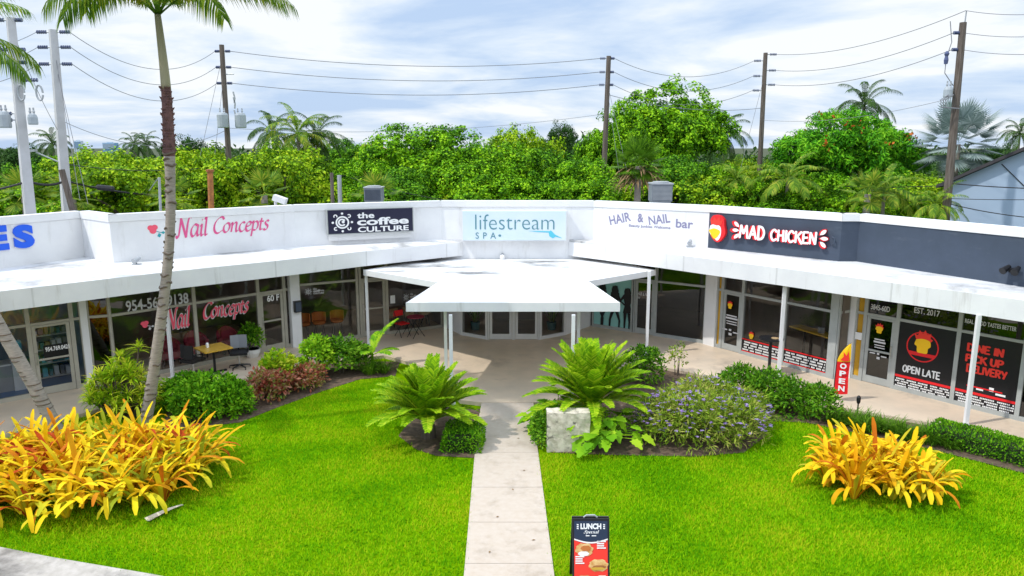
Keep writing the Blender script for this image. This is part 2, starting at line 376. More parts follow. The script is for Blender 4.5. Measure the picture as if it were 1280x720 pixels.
def frond(base, az, el, L, droop, nl, ll, lw, sag=.5, vup=.25, r=rng, seg=14, start=.12, rw=.03, sweep=.9):
    """pinnate palm / cycad frond -> (V,T)"""
    t = np.linspace(0, 1, seg + 1); e = el - droop * t ** 1.3
    hd = np.array([math.cos(az), math.sin(az), 0]); sd = np.array([-math.sin(az), math.cos(az), 0]); Z = np.array([0, 0, 1.0])
    step = L / seg; pts = [np.asarray(base, float)]
    for i in range(seg): pts.append(pts[-1] + step * (hd * math.cos(e[i]) + Z * math.sin(e[i])))
    pts = np.array(pts)
    tt = np.repeat(np.linspace(start, .99, nl), 2); side = np.tile([1.0, -1.0], nl)
    tt = np.clip(tt + r.normal(0, .004, len(tt)), start, 1)
    x = tt * seg; i0 = np.minimum(x.astype(int), seg - 1); fr = x - i0
    p = pts[i0] * (1 - fr)[:, None] + pts[i0 + 1] * fr[:, None]
    ee = np.interp(tt, t, e); tang = hd * np.cos(ee)[:, None] + Z * np.sin(ee)[:, None]; nr = -hd * np.sin(ee)[:, None] + Z * np.cos(ee)[:, None]
    prof = np.clip(.35 + 1.5 * (tt - start) / (1 - start), 0, 1) * np.clip(1.25 - tt ** 3 * .9, .3, 1)
    l = ll * prof * r.uniform(.85, 1.1, len(tt))
    d = unit(sd * side[:, None] + tang * (.45 + .9 * tt[:, None] * sweep) + nr * vup)
    mid = p + d * (l * .5)[:, None] + Z * (-sag * .12 * l)[:, None]
    end = p + d * (l * .85)[:, None] + Z * (-sag * .62 * l)[:, None]
    wv = unit(np.cross(d, nr)) * (lw / 2)
    V = np.stack([p - wv * .7, p + wv * .7, mid - wv, mid + wv, end], 1).reshape(-1, 3)
    k = np.arange(len(tt))[:, None] * 5
    T = np.concatenate([k + np.array([[0, 1, 3]]), k + np.array([[0, 3, 2]]), k + np.array([[2, 3, 4]])], 1).reshape(-1, 3)
    wr = rw * np.linspace(1, .2, seg + 1)
    nn = np.array([-hd * math.sin(a) + Z * math.cos(a) for a in e])
    A = pts + sd * wr[:, None] / 2; B = pts - sd * wr[:, None] / 2; Cc = pts + nn * wr[:, None] * .5
    RV = np.stack([A, Cc, B], 1).reshape(-1, 3); q = []
    for i in range(seg):
        a = i * 3; q += [[a, a + 3, a + 4], [a, a + 4, a + 1], [a + 1, a + 4, a + 5], [a + 1, a + 5, a + 2]]
    return join([(V, T), (RV, np.array(q))])
def in_poly(P, poly):
    x, y = P[:, 0], P[:, 1]; c = np.zeros(len(P), bool); n = len(poly)
    for i in range(n):
        x0, y0 = poly[i][0], poly[i][1]; x1, y1 = poly[i - 1][0], poly[i - 1][1]
        with np.errstate(divide='ignore', invalid='ignore'):
            c ^= ((y0 > y) != (y1 > y)) & (x < (x1 - x0) * (y - y0) / (y1 - y0) + x0)
    return c
def scatter(poly, n, r=rng):
    P = np.array([(p[0], p[1]) for p in poly]); lo, hi = P.min(0), P.max(0); out = np.zeros((0, 2))
    while len(out) < n:
        q = r.uniform(lo, hi, (n * 2, 2)); out = np.concatenate([out, q[in_poly(q, P)]])
    return out[:n]

# ------------------------------------------------------------------ lettering
def textgeo(s, bold=0.0, shear=0.0, space=1.0, align='LEFT'):
    cu = bpy.data.curves.new('txt', 'FONT'); cu.body = s; cu.offset = bold; cu.shear = shear; cu.space_character = space
    cu.dimensions = '2D'; cu.fill_mode = 'FRONT'; cu.resolution_u = 4; cu.align_x = align
    o = bpy.data.objects.new('txt', cu); C.objects.link(o); bpy.context.view_layer.update()
    ev = o.evaluated_get(bpy.context.evaluated_depsgraph_get()); me = ev.to_mesh()
    V = [(v.co.x, v.co.y) for v in me.vertices]; Fs = [list(p.vertices) for p in me.polygons]
    flip = sum(p.normal.z for p in me.polygons) < 0
    if flip: Fs = [f[::-1] for f in Fs]
    ev.to_mesh_clear(); bpy.data.objects.remove(o); bpy.data.curves.remove(cu)
    return V, Fs
def smooth_line(pts, k=5):
    P = [Vector((a, b)) for a, b in pts]; out = []
    for i in range(len(P) - 1):
        p0, p1, p2, p3 = P[max(i - 1, 0)], P[i], P[i + 1], P[min(i + 2, len(P) - 1)]
        for j in range(k):
            t = j / k
            out.append(.5 * ((2 * p1) + (p2 - p0) * t + (2 * p0 - 5 * p1 + 4 * p2 - p3) * t * t + (3 * p1 - p0 - 3 * p2 + p3) * t ** 3))
    out.append(P[-1]); return [(p.x, p.y) for p in out]
SCRIPT = {
 'N': ([[(-.06, .06), (.0, -.02), (.07, .1), (.12, .74)], [(.1, .74), (.43, -.03)], [(.43, -.03), (.46, .5), (.54, .76), (.64, .74)]], .62),
 'a': ([[(.36, .4), (.2, .45), (.06, .3), (.04, .12), (.12, 0), (.24, .06), (.36, .3)], [(.37, .44), (.34, .15), (.37, .02), (.46, .06)]], .46),
 'i': ([[(0, .36), (.08, .43), (.07, .15), (.1, .01), (.2, .06)], [(.09, .6), (.12, .64)]], .2),
 'l': ([[(.02, .62), (.1, .76), (.08, .2), (.1, .02), (.2, .06)]], .22),
 'C': ([[(.5, .62), (.42, .74), (.25, .7), (.08, .5), (.04, .25), (.12, .04), (.28, -.01), (.48, .12)]], .50),
 'o': ([[(.2, .44), (.06, .32), (.04, .12), (.14, 0), (.28, .08), (.34, .28), (.28, .42), (.18, .44)]], .4),
 'n': ([[(0, .36), (.07, .43), (.05, 0)], [(.05, .25), (.18, .42), (.29, .42), (.29, .15), (.32, .01), (.42, .06)]], .43),
 'c': ([[(.3, .38), (.22, .44), (.08, .34), (.04, .14), (.12, 0), (.22, 0), (.32, .08)]], .34),
 'e': ([[(.06, .2), (.24, .26), (.3, .38), (.2, .44), (.08, .34), (.04, .14), (.12, 0), (.22, 0), (.33, .08)]], .35),
 'p': ([[(0, .36), (.08, .43), (.03, -.28)], [(.05, .28), (.2, .43), (.32, .38), (.34, .18), (.24, .02), (.08, .03)]], .4),
 't': ([[(.12, .58), (.08, .2), (.1, .02), (.22, .06)], [(0, .42), (.24, .42)]], .25),
 's': ([[(.28, .4), (.2, .45), (.1, .38), (.12, .28), (.24, .18), (.22, .04), (.1, -.01), (.02, .05)]], .3),
 'S': ([[(.42, .62), (.3, .74), (.14, .66), (.16, .48), (.34, .3), (.32, .08), (.14, -.02), (.0, .1)]], .46),
 ' ': ([], .28)}
_st = lambda *p: ('L', list(p))
BRUSH = {
 'M': ([_st((0, 0), (.1, 1)), _st((.1, 1), (.33, .35)), _st((.33, .35), (.58, 1)), _st((.58, 1), (.68, 0))], .84),
 'A': ([_st((0, 0), (.3, 1)), _st((.3, 1), (.58, 0)), _st((.12, .34), (.5, .36))], .72),
 'D': ([_st((.05, 0), (.05, 1)), ('S', [(0, 1), (.36, .92), (.52, .5), (.36, .08), (0, 0)])], .68),
 'C': ([('S', [(.5, .8), (.3, 1), (.06, .72), (.05, .3), (.24, 0), (.5, .16)])], .62),
 'H': ([_st((.04, 0), (.06, 1)), _st((.5, 0), (.48, 1)), _st((.05, .5), (.5, .54))], .66),
 'I': ([_st((.06, 0), (.08, 1))], .24),
 'K': ([_st((.05, 0), (.06, 1)), _st((.52, 1), (.08, .45)), _st((.2, .58), (.58, -.08))], .64),
 'E': ([_st((.05, 0), (.06, 1)), _st((.06, .98), (.46, 1)), _st((.06, .5), (.4, .53)), _st((.05, .02), (.48, .03))], .58),
 'N': ([_st((.04, 0), (.06, 1)), _st((.06, 1), (.48, 0)), _st((.48, 0), (.52, 1.05))], .66),
 'O': ([('S', [(.3, 1), (.08, .75), (.06, .28), (.28, 0), (.5, .28), (.52, .75), (.3, 1), (.26, .99)])], .68),
 'P': ([_st((.05, 0), (.05, 1)), ('S', [(.03, .98), (.38, .95), (.46, .72), (.34, .5), (.04, .46)])], .58),
 'L': ([_st((.05, 1), (.05, 0)), _st((.05, .02), (.46, .02))], .54),
 'T': ([_st((.25, 1), (.27, 0)), _st((0, .98), (.52, 1))], .6),
 'U': ([('S', [(.05, 1), (.05, .3), (.26, 0), (.48, .3), (.5, 1)])], .66),
 'V': ([_st((.02, 1), (.26, 0)), _st((.26, 0), (.54, 1))], .62),
 'R': ([_st((.05, 0), (.05, 1)), ('S', [(.03, .98), (.38, .95), (.46, .74), (.34, .54), (.04, .5)]), _st((.2, .5), (.5, 0))], .62),
 'Y': ([_st((.02, 1), (.27, .5)), _st((.54, 1), (.26, .0))], .62),
 ' ': ([], .32)}
def strokegeo(s, font, w, nib=None, shear=0.0, k=6):
    """letters drawn as pen strokes -> list of (V2, faces), one per stroke"""
    out, x = [], 0.0
    for ch in s:
        strokes, adv = font[ch]
        for stv in strokes:
            kind, pts = stv if isinstance(stv, tuple) else ('S', stv)
            line = smooth_line(pts, k) if kind == 'S' and len(pts) > 2 else pts
            L = []
            for i, (a, b) in enumerate(line):
                if nib: ox, oy = nib[0] * w / 2, nib[1] * w / 2; mn = w * .16
                a0, b0 = line[max(i - 1, 0)]; a1, b1 = line[min(i + 1, len(line) - 1)]
                dl = math.hypot(a1 - a0, b1 - b0) or 1; tx, ty = -(b1 - b0) / dl, (a1 - a0) / dl
                if nib:
                    sgn = 1 if ox * tx + oy * ty >= 0 else -1
                    ox, oy = tx * (abs(ox * tx + oy * ty) + mn), ty * (abs(ox * tx + oy * ty) + mn)
                else: ox, oy = tx * w / 2, ty * w / 2
                L.append(((a + ox, b + oy), (a - ox, b - oy)))
            V, Fs = [], []
            if not nib:                      # rounded pen ends
                def cap(i, j):
                    a, b = line[i]; c, d = line[j]; dl = math.hypot(a - c, b - d) or 1
                    return (a + (a - c) / dl * w * .35, b + (b - d) / dl * w * .35)
            for p, q in L: V += [p, q]
            for i in range(len(L) - 1): Fs.append([2 * i, 2 * i + 1, 2 * i + 3, 2 * i + 2])
            if not nib:
                V += [cap(0, 1), cap(-1, -2)]; nn = len(L) * 2
                Fs.append([0, nn, 1]); Fs.append([nn - 2, nn - 1, nn + 1])
            V = [(a + x + b * shear, b) for a, b in V]
            out.append((V, Fs))
        x += adv
    return out
def fix_faces(V, Fs):
    o = []
    for f in Fs:
        ar = sum(V[f[i]][0] * V[f[(i + 1) % len(f)]][1] - V[f[(i + 1) % len(f)]][0] * V[f[i]][1] for i in range(len(f)))
        o.append(f if ar >= 0 else f[::-1])
    return o
class Plane:
    """an upright wall plane through two plan points, seen from outside"""
    def __init__(s, p, q):
        s.p = Vector((p[0], p[1], 0)); s.q = Vector((q[0], q[1], 0)); s.u = (s.q - s.p).normalized(); s.n = Vector((s.u.y, -s.u.x, 0)); s.L = (s.q - s.p).length
    def hit(s, px, py, out=0.0):
        d = ray(px, py); o = Vector((0, 0, H)); P = s.p + s.n * out
        return o + d * ((P - o).dot(s.n) / d.dot(s.n))
    def pt(s, t, z, out=0.0): return s.p + s.u * t + s.n * out + Vector((0, 0, z))
    def t(s, P): return (Vector((P[0], P[1], 0)) - s.p).dot(s.u)
def lay(mb, shapes, pl, xl, yl, xr, h, out=.006, th=0, level=True, yr=None, ref=None):
    """fit shapes (list of (V2,F)) between photo columns xl and xr with their foot at row yl; h = height in photo pixels"""
    xs = [a for V, _ in shapes for a, b in V]; ys = [b for V, _ in shapes for a, b in V]
    x0, x1 = min(xs), max(xs); y0, y1 = (min(ys), max(ys)) if ref is None else ref
    a = pl.hit(xl, yl, out); b = pl.hit(xr, yr if yr is not None else yl, out)
    z0 = a.z; hh = pl.hit(xl, yl - h, out).z - a.z
    wd = (Vector((b.x, b.y, 0)) - Vector((a.x, a.y, 0))).length
    o = Vector((a.x, a.y, z0)); up = Vector((0, 0, 1))
    if not level: up = Vector((0, 0, 1))
    slope = ((b.z - a.z) / wd) if (yr is not None and not level) else 0.0
    for i, (V, Fs) in enumerate(shapes):
        Vn = [((p - x0) / (x1 - x0) * wd, (q - y0) / (y1 - y0) * hh) for p, q in V]
        Vn = [(p, q + slope * p) for p, q in Vn]
        mb.flat(Vn, fix_faces(Vn, Fs), o + pl.n * (.0006 * (i % 7)), pl.u, up, pl.n if th else None, th)
def disc2(cx, cy, r, n=20, ry=None):
    ry = ry or r
    return [(cx + r * math.cos(2 * math.pi * i / n), cy + ry * math.sin(2 * math.pi * i / n)) for i in range(n)], [list(range(n))]
def ring2(cx, cy, r0, r1, n=28, a0=0.0, a1=2 * math.pi):
    V, Fs = [], []
    for i in range(n + 1):
        a = a0 + (a1 - a0) * i / n
        V += [(cx + r0 * math.cos(a), cy + r0 * math.sin(a)), (cx + r1 * math.cos(a), cy + r1 * math.sin(a))]
    for i in range(n): Fs.append([2 * i, 2 * i + 1, 2 * i + 3, 2 * i + 2])
    return V, Fs
def rect2(x0, y0, x1, y1): return [(x0, y0), (x1, y0), (x1, y1), (x0, y1)], [[0, 1, 2, 3]]
# ================================================================== SETTING
ZF = .10
def poly(pxs, z=0.0): return [at(a, b, z) for a, b in pxs]
g = MB(); g.sheet([(-1500, -300), (1500, -300), (1500, 2500), (-1500, 2500)], -.06); tag(g.build('ground', M['ground']), kind='structure')
g = MB(); g.sheet([(-26, 7), (26, 7), (26, 26), (-26, 26)], 0); tag(g.build('lawn', M['lawn']), kind='structure')
g = MB(); g.sheet([(-60, -40), (60, -40), (60, 6.6), (-60, 6.6)], -.04); tag(g.build('parking_lot', M['asphalt']), kind='structure')
sw = [(-22, 14.8), (-8.42, 11.08), (-7.4, 10.78), (-6.4, 10.52), (-5.55, 10.3), (-3, 9.55), (0, 8.9), (6, 8.4), (22, 8.2), (22, 6.7), (-22, 6.7)]
g = MB(); g.prism(sw, -.1, .035); tag(g.build('sidewalk', M['sidewalk']), kind='structure')
g = MB()
ys = [8.9, 10.6, 11.9, 13.25, 14.9, 16.62]
for y0, y1 in zip(ys[:-1], ys[1:]):
    f = lambda y, s: (-.74 - .013 * (y - 10.3)) if s < 0 else (.65 - .019 * (y - 10.3))
    g.prism([(f(y0, -1), y0 + .006), (f(y0, 1), y0 + .006), (f(y1, 1), y1 - .006), (f(y1, -1), y1 - .006)], -.1, .03)
r0, r1 = at(597, 530, .03), at(668, 530, .03); r2, r3 = at(666, 503, .1), at(603, 503, .1)
g.prism([(r0.x, r0.y + .008), (r1.x, r1.y + .008), (r2.x + .02, r2.y - .008), (r3.x - .02, r3.y - .008)], -.1, [.032, .032, .094, .094])
tag(g.build('path', M['path']), kind='structure')
edge = [(-260, 617), (0, 545), (120, 512), (225, 487), (310, 472), (400, 454), (480, 444), (545, 462), (575, 500), (603, 503), (666, 503), (695, 500), (745, 466), (800, 453), (860, 465), (915, 478), (1010, 502), (1207, 536), (1290, 552), (1480, 592)]
pe = [at(a, b, ZF) for a, b in edge]
g = MB(); g.prism([(p.x, p.y) for p in pe] + [(22, 18), (13, 30), (5, 34), (-5, 34), (-13, 31), (-23, 22)], -.12, ZF); tag(g.build('patio', M['concrete']), kind='structure')
BEDS = [[(200, 540), (300, 528), (345, 510), (400, 490), (450, 474), (494, 470), (500, 452), (430, 452), (330, 472), (215, 495)],
        [(498, 545), (520, 562), (545, 570), (600, 573), (603, 512), (560, 508), (515, 522)],
        [(688, 566), (760, 569), (870, 571), (930, 566), (958, 545), (958, 512), (860, 468), (800, 455), (755, 466), (690, 503)],
        [(885, 522), (1010, 529), (1160, 561), (1295, 596), (1295, 553), (1000, 503), (860, 468)]]
g = MB()
for i, b in enumerate(BEDS): g.sheet(poly(b, .008), .012 + .003 * i)
tag(g.build('flower_bed_soil', M['soil']), kind='structure')

# ================================================================== BUILDING
plaza = thing('shopping_plaza', (0, 25, 0), 'white single storey concave shopping plaza with flat canopies and glass storefronts', 'building')
def avg(px, yt, yb, zt=4.65, zb=3.3):
    a, b = at(px, yt, zt), at(px, yb, zb); return Vector(((a.x + b.x) / 2, (a.y + b.y) / 2, 0))
A, B = avg(0, 270, 338), avg(103, 262.5, 323)
Cn, Dn = avg(139, 267, 331), avg(369, 256.8, 307)
E_, G_ = avg(551, 252, 299), avg(741, 252, 296)
I_, J_ = avg(886, 257.3, 309), avg(1051, 267, 327)
K_, L_ = avg(1073, 269, 324), avg(1280, 289, 353)
A0 = A + (A - B).normalized() * 5; L0 = L_ + (L_ - K_).normalized() * 6
yc = (E_.y + G_.y) / 2; E_.y = G_.y = yc
WS, WC = MB(), MB(); WD = MB()
segs = [(A0, B, 0), (B, Cn, 0), (Cn, Dn, 0), (Dn, E_, 0), (E_, G_, 0), (G_, I_, 0), (I_, J_, 1), (J_, K_, 1), (K_, L0, 1)]
for p, q, dark in segs:
    (WD if dark else WS).wall(p, q, 2.62 if p is E_ else 3.12, 4.435, -.22, 0); WC.wall(p, q, 4.44, 4.65, -.25, .025)
WS.build('parapet', M['white'], plaza); WD.build('charcoal_parapet', M['charcoal'], plaza); WC.build('coping', M['whitetrim'], plaza)
# flat roof behind the parapet, and the closed shell
back = [(A0.x - 6, A0.y + 7), (-14, 31), (-5, 34), (5, 34), (13, 30), (L0.x + 5, L0.y + 7)]
front = [A0, B, Cn, Dn, E_, G_, I_, J_, K_, L0]
g = MB(); g.prism([(p.x, p.y + .2) for p in front] + back[::-1], 3.36, 3.5); g.build('flat_roof', M['greyroof'], plaza)
g = MB()
for p, q in zip(back[:-1], back[1:]): g.wall(p, q, 0, 3.6, -.1, .1)
g.wall(back[0], (A0.x, A0.y + .2), 0, 3.55, -.1, .1); g.wall((L0.x, L0.y + .2), back[-1], 0, 3.55, -.1, .1)
g.build('rear_wall', M['white'], plaza)

# wing canopies
def fl(px, yt, yb):
    a, b = at(px, yt, 3.2), at(px, yb, 2.75); return Vector(((a.x + b.x) / 2, (a.y + b.y) / 2, 0))
FL = [fl(0, 365, 388.5), fl(207, 340.5, 361.5), fl(340, 328, 345), fl(453, 315.5, 331.4), fl(578, 301.6, 319)]
FL.insert(0, FL[0] + (FL[0] - FL[1]).normalized() * 4)
frp = lambda px, yb: (lambda b: Vector((b.x, b.y, 0)))(at(px, yb, 2.75))
FR = [fl(711, 301.6, 318), frp(818, 333), frp(860, 339), frp(980, 356.5), frp(1224, 392.8), frp(1280, 401.5)]
FR.append(FR[-1] + (FR[-1] - FR[-2]).normalized() * 4)
FL[-1].y = min(FL[-1].y, yc - .01); FR[0].y = min(FR[0].y, yc - .01)
def canopy(front, backp, m):
    P = [(p.x, p.y) for p in front] + [(p.x, p.y) for p in backp]
    zt = [3.2] * len(front) + [3.30] * len(backp)
    g = MB(); g.prism(P, 2.75, zt); return g.build('canopy', m, plaza)
canopy(FL, [Vector((FL[-1].x, yc, 0)), E_, Dn, Cn, B, A0], M['roofwhite'])
canopy(FR, [L0, K_, J_, I_, G_, Vector((FR[0].x, yc, 0))][:], M['roofwhite'])
def strip(pts, z0, z1, th, name, m):          # fascia board along a polyline
    g = MB()
    for p, q in zip(pts[:-1], pts[1:]): g.wall(p, q, z0, z1, 0.0, th)
    o = g.build(name, m, plaza); d = 1.6
    for p, q in zip(pts[:-1], pts[1:]):
        L_ = (q - p).length; u = (q - p).normalized()
        while d < L_: g = MB(); g.wall(p + u * (d - .02), p + u * (d + .02), z0 + .004, z1 - .004, th, th + .004); g.build('joint_strip', M['framewhite'], o); d += 3.05
        d -= L_
    return o
strip(FL, 2.735, 3.215, .03, 'fascia', M['fascia']); strip(FR, 2.735, 3.215, .03, 'fascia', M['fascia'])
for fe, s in ((FL[-2], 1), (FR[1], -1)): pass
# lower centre canopy with its flared front awning
zc0, zc1 = 2.40, 2.62
cA = [at(455, 337.5, zc1), at(548, 353, zc1), at(507.5, 379, zc1), at(775, 379, zc1), at(735, 351.5, zc1), at(819, 337.5, zc1)]
cw = [Vector((FR[0].x + .0, yc, 0)), Vector((FL[-1].x, yc, 0))]
g = MB(); g.prism([(p.x, p.y) for p in (cA[0], cA[1], cA[4], cA[5])] + [(FR[0].x + 1.2, FR[0].y + .0), (cw[0].x, yc - .01), (cw[1].x, yc - .01), (FL[-1].x - 1.2, FL[-1].y)], zc0 + .06, zc1)
g.build('lower_canopy', M['roofstain'], plaza)
g = MB(); g.prism([(p.x, p.y + (.004 if i in (1, 4) else 0)) for i, p in ((1, cA[1]), (2, cA[2]), (3, cA[3]), (4, cA[4]))], zc0, zc1 + .012)
aw = g.build('entrance_awning', M['fascia'], plaza)
for p, q in ((cA[0], cA[1]), (cA[4], cA[5])): g = MB(); g.wall(p, q, zc0 + .05, zc1 + .01, 0, .03); g.build('lower_fascia', M['whitetrim'], plaza)
g = MB(); P_, Q_ = cA[2], cA[3]
g.wall(P_, Q_, zc0 + .012, zc1 + .022, 0, .035); g.build('awning_fascia', M['fascia'], aw)
# awning ridge: a second thin membrane sloping up behind the edge
# posts
def post(x, y, z1, w=.085):
    g = MB(); g.box(x - w / 2, x + w / 2, y - w / 2, y + w / 2, ZF, z1); g.box(x - .09, x + .09, y - .09, y + .09, ZF, ZF + .015)
    g.build('canopy_post', M['whitetrim'], plaza)
for px, py, z in ((216, 471, 2.74), (1207, 531, 2.74), (973, 470, 2.74), (808, 443, 2.74)): p = at(px, py, ZF); post(p.x, p.y, z)
p = at(461, 431, ZF); post(p.x, p.y, zc0 + .06)
post(-3.9 - 9.6, 16.4, 2.74)
for x, y in ((-1.52, 17.75), (1.52, 17.75), (-1.86, 20.0), (1.86, 20.0)): post(x, y, zc0 + .01)

# --------------------------------------------------------- storefronts
class Unit(Plane):
    def __init__(s, x0, y0, x1, y1, fm, glass='glass'):
        s.a = (x0, y0, x1, y1); p, q = at(x0, y0, ZF), at(x1, y1, ZF)
        Plane.__init__(s, p, q); s.fm, s.glass = M[fm], M[glass]
    def T(s, px):
        x0, y0, x1, y1 = s.a; y = y0 + (y1 - y0) * (px - x0) / (x1 - x0); return s.t(s.hit(px, y))
    def slab(s, mb, t0, t1, z0, z1, o0, o1):
        mb.wall(s.pt(t0, 0), s.pt(t1, 0), z0, z1, o0, o1)
    def pane(s, parent, t0, t1, z0, z1, m=None, off=-.02):
        g = MB(); g.add([s.pt(t0, z0, off), s.pt(t1, z0, off), s.pt(t1, z1, off), s.pt(t0, z1, off)], [(0, 1, 2, 3)])
        return g.build('pane', m or s.glass, parent)
    def bay(s, xa, xb, tr=1.97, z1=2.745, gl=None, mid=None, topgl=None, w=.05, fill=None):
        ta, tb = s.T(xa), s.T(xb); g = MB(); z0 = ZF
        for a, b in ((ta, ta + w), (tb - w, tb)): s.slab(g, a, b, z0, z1, -.07, .03)
        a, b = ta + w, tb - w
        s.slab(g, a, b, z0, z0 + .11, -.06, .025); s.slab(g, a, b, z1 - .06, z1, -.06, .025)
        if tr: s.slab(g, a, b, tr, tr + .07, -.06, .025)
        if mid: s.slab(g, a, b, mid, mid + .05, -.06, .025)
        o = g.build('window', s.fm, plaza)
        s.pane(o, a, b, z0 + .11, tr or z1 - .06, gl)
        if tr: s.pane(o, a, b, tr + .07, z1 - .06, topgl or gl)
        return o
    def door(s, xa, xb, tr=1.97, z1=2.745, gl=None, handle='R', mid=1.0, topgl=None, leaf=True):
        ta, tb = s.T(xa), s.T(xb); z0 = ZF; w = .05
        g = MB()
        for a, b in ((ta, ta + w), (tb - w, tb)): s.slab(g, a, b, z0, z1, -.07, .03)
        s.slab(g, ta + w, tb - w, tr, tr + .07, -.06, .025); s.slab(g, ta + w, tb - w, z1 - .06, z1, -.06, .025)
        fr = g.build('door_frame', s.fm, plaza); s.pane(fr, ta + w, tb - w, tr + .07, z1 - .06, topgl or gl)
        g = MB(); a, b = ta + w + .008, tb - w - .008; st = .085
        s.slab(g, a, a + st, z0 + .012, tr - .01, -.045, .012); s.slab(g, b - st, b, z0 + .012, tr - .01, -.045, .012)
        s.slab(g, a + st, b - st, z0 + .012, z0 + .2, -.045, .012); s.slab(g, a + st, b - st, tr - .07, tr - .01, -.045, .012)
        if mid: s.slab(g, a + st, b - st, mid, mid + .05, -.04, .008)
        d = g.build('door', s.fm, plaza); s.pane(d, a + st, b - st, z0 + .2, tr - .07, gl)
        h = MB(); tx = (b - st / 2) if handle == 'R' else (a + st / 2)
        h.tube([s.pt(tx, .95, .012), s.pt(tx, .95, .06), s.pt(tx, 1.25, .06), s.pt(tx, 1.25, .012)], .013, 6); h.build('handle', M['steel'], d)
        return d
    def pier(s, xa, xb, m=None, z1=2.745, o0=-.15, o1=.06):
        g = MB(); s.slab(g, s.T(xa), s.T(xb), ZF, z1, o0, o1); return g.build('column', m or M['white'], plaza)
    def room(s, depth, m, fm=None, xa=None, xb=None, zt=2.9):
        ta = s.T(xa) if xa is not None else 0; tb = s.T(xb) if xb is not None else s.L
        g = MB(); s.slab(g, ta, tb, ZF, zt, -depth - .1, -depth)
        for t in (ta, tb): g.obox(s.pt(t, (zt + ZF) / 2, -depth / 2 - .1), s.n * (depth / 2), s.u * .04, Vector((0, 0, (zt - ZF) / 2)))
        g.build('interior_wall', m, plaza)
        if fm:
            g = MB(); P = [s.pt(ta, 0, -.08), s.pt(tb, 0, -.08), s.pt(tb, 0, -depth), s.pt(ta, 0, -depth)]
            g.sheet([(p.x, p.y) for p in P], ZF + .006); g.build('interior_floor', fm, plaza)
    def decal(s, parent, shapes, m, xl, yl, xr, h, out=.008, **k):
        nm = k.pop('name', 'lettering'); g = MB(); lay(g, shapes, s, xl, yl, xr, h, out, **k); return g.build(nm, m, parent)

L1 = Unit(-170, 537, 118, 481.5, 'frame', 'glassblue')
L2 = Unit(148, 478.5, 368, 432.5, 'frame')
L3 = Unit(377, 431, 557, 409, 'frame')
R3 = Unit(738, 407.5, 882, 429.5, 'framegrey', 'glassdark')
R2 = Unit(893, 433, 1042, 474, 'framegrey')
R1 = Unit(1056, 470.5, 1420, 563, 'framegrey', 'glassdark')

# ceiling over the rooms
cf = [L1.pt(0, 0), L1.q, L2.p, L2.q, L3.p, L3.q, R3.p, R3.q, R2.p, R2.q, R1.p, R1.q]
g = MB(); g.prism([(p.x, p.y) for p in cf] + [(18, 21), (12.5, 29), (5, 33), (-5, 33), (-13, 30), (-21, 21.5)], 2.76, 2.9); g.build('ceiling', M['interior'], plaza)

# far-left shop
L1.bay(-170, -80); L1.bay(-80, 46); L1.room(4.5, M['interiorblue'], M['bluefloor'])
d = L1.door(46, 99, handle='L', mid=1.02); L1.bay(99, 111)
L1.pier(109.5, 118)
L1.decal(d, [rect2(0, 0, 1, .2)], M['decalblack'], 56, 452, 89.5, 20, out=-.012, name='black_band')
L1.decal(d, [textgeo('954.769.0421', .03)], M['decalwhite'], 57, 440, 87.5, 5.8, out=.014)
# side return between the far-left shop and the nail salon
class Ret(Unit):
    def __init__(s, p, q, fm, glass):
        Plane.__init__(s, p, q); s.fm, s.glass = M[fm], M[glass]
def ret(p, q, fm, glass):
    s = Ret(p, q, fm, glass); g = MB(); w = .06; b = s.L - w
    for a0, b0 in ((0, w), (b, s.L)): s.slab(g, a0, b0, ZF, 2.745, -.05, .03)
    for z0, z1 in ((ZF, ZF + .11), (1.97, 2.04), (2.685, 2.745)): s.slab(g, w, b, z0, z1, -.045, .025)
    o = g.build('side_window', s.fm, plaza); s.pane(o, w, b, ZF + .11, 1.97); s.pane(o, w, b, 2.04, 2.685); return s
ret(L1.q, L2.p, 'frame', 'glassdark')

# nail salon
w1 = L2.bay(144, 249); w2 = L2.bay(249, 327); d = L2.door(327, 359, handle='L', mid=1.05); L2.bay(359, 366)
L2.room(4.5, M['interior'])
pp = Unit(366, 434.5, 377.5, 432.5, 'frame'); pp.pier(366, 377.5)
L2.decal(w1, [textgeo('954-565-9138', .02)], M['decalgrey'], 158, 390.5, 237, 14.5)
sc = strokegeo('Nail', SCRIPT, .10, (.75, .66), .22); sc2 = strokegeo('Concepts', SCRIPT, .10, (.75, .66), .22)
for nm, m_, oo, ww in (('lettering_outline', M['decalgrey'], .006, .17), ('lettering', M['pinkred'], .014, .10)):
    gA = strokegeo('Nail', SCRIPT, ww, (.75, .66), .22); gB = strokegeo('Concepts', SCRIPT, ww, (.75, .66), .22)
    g = MB(); lay(g, gA, L2, 207, 412, 240, 25, oo, ref=(0, .76)); g.build(nm, m_, w1)
    g = MB(); lay(g, gB, L2, 254, 398.5, 313, 20, oo, ref=(0, .76)); g.build(nm, m_, w2)
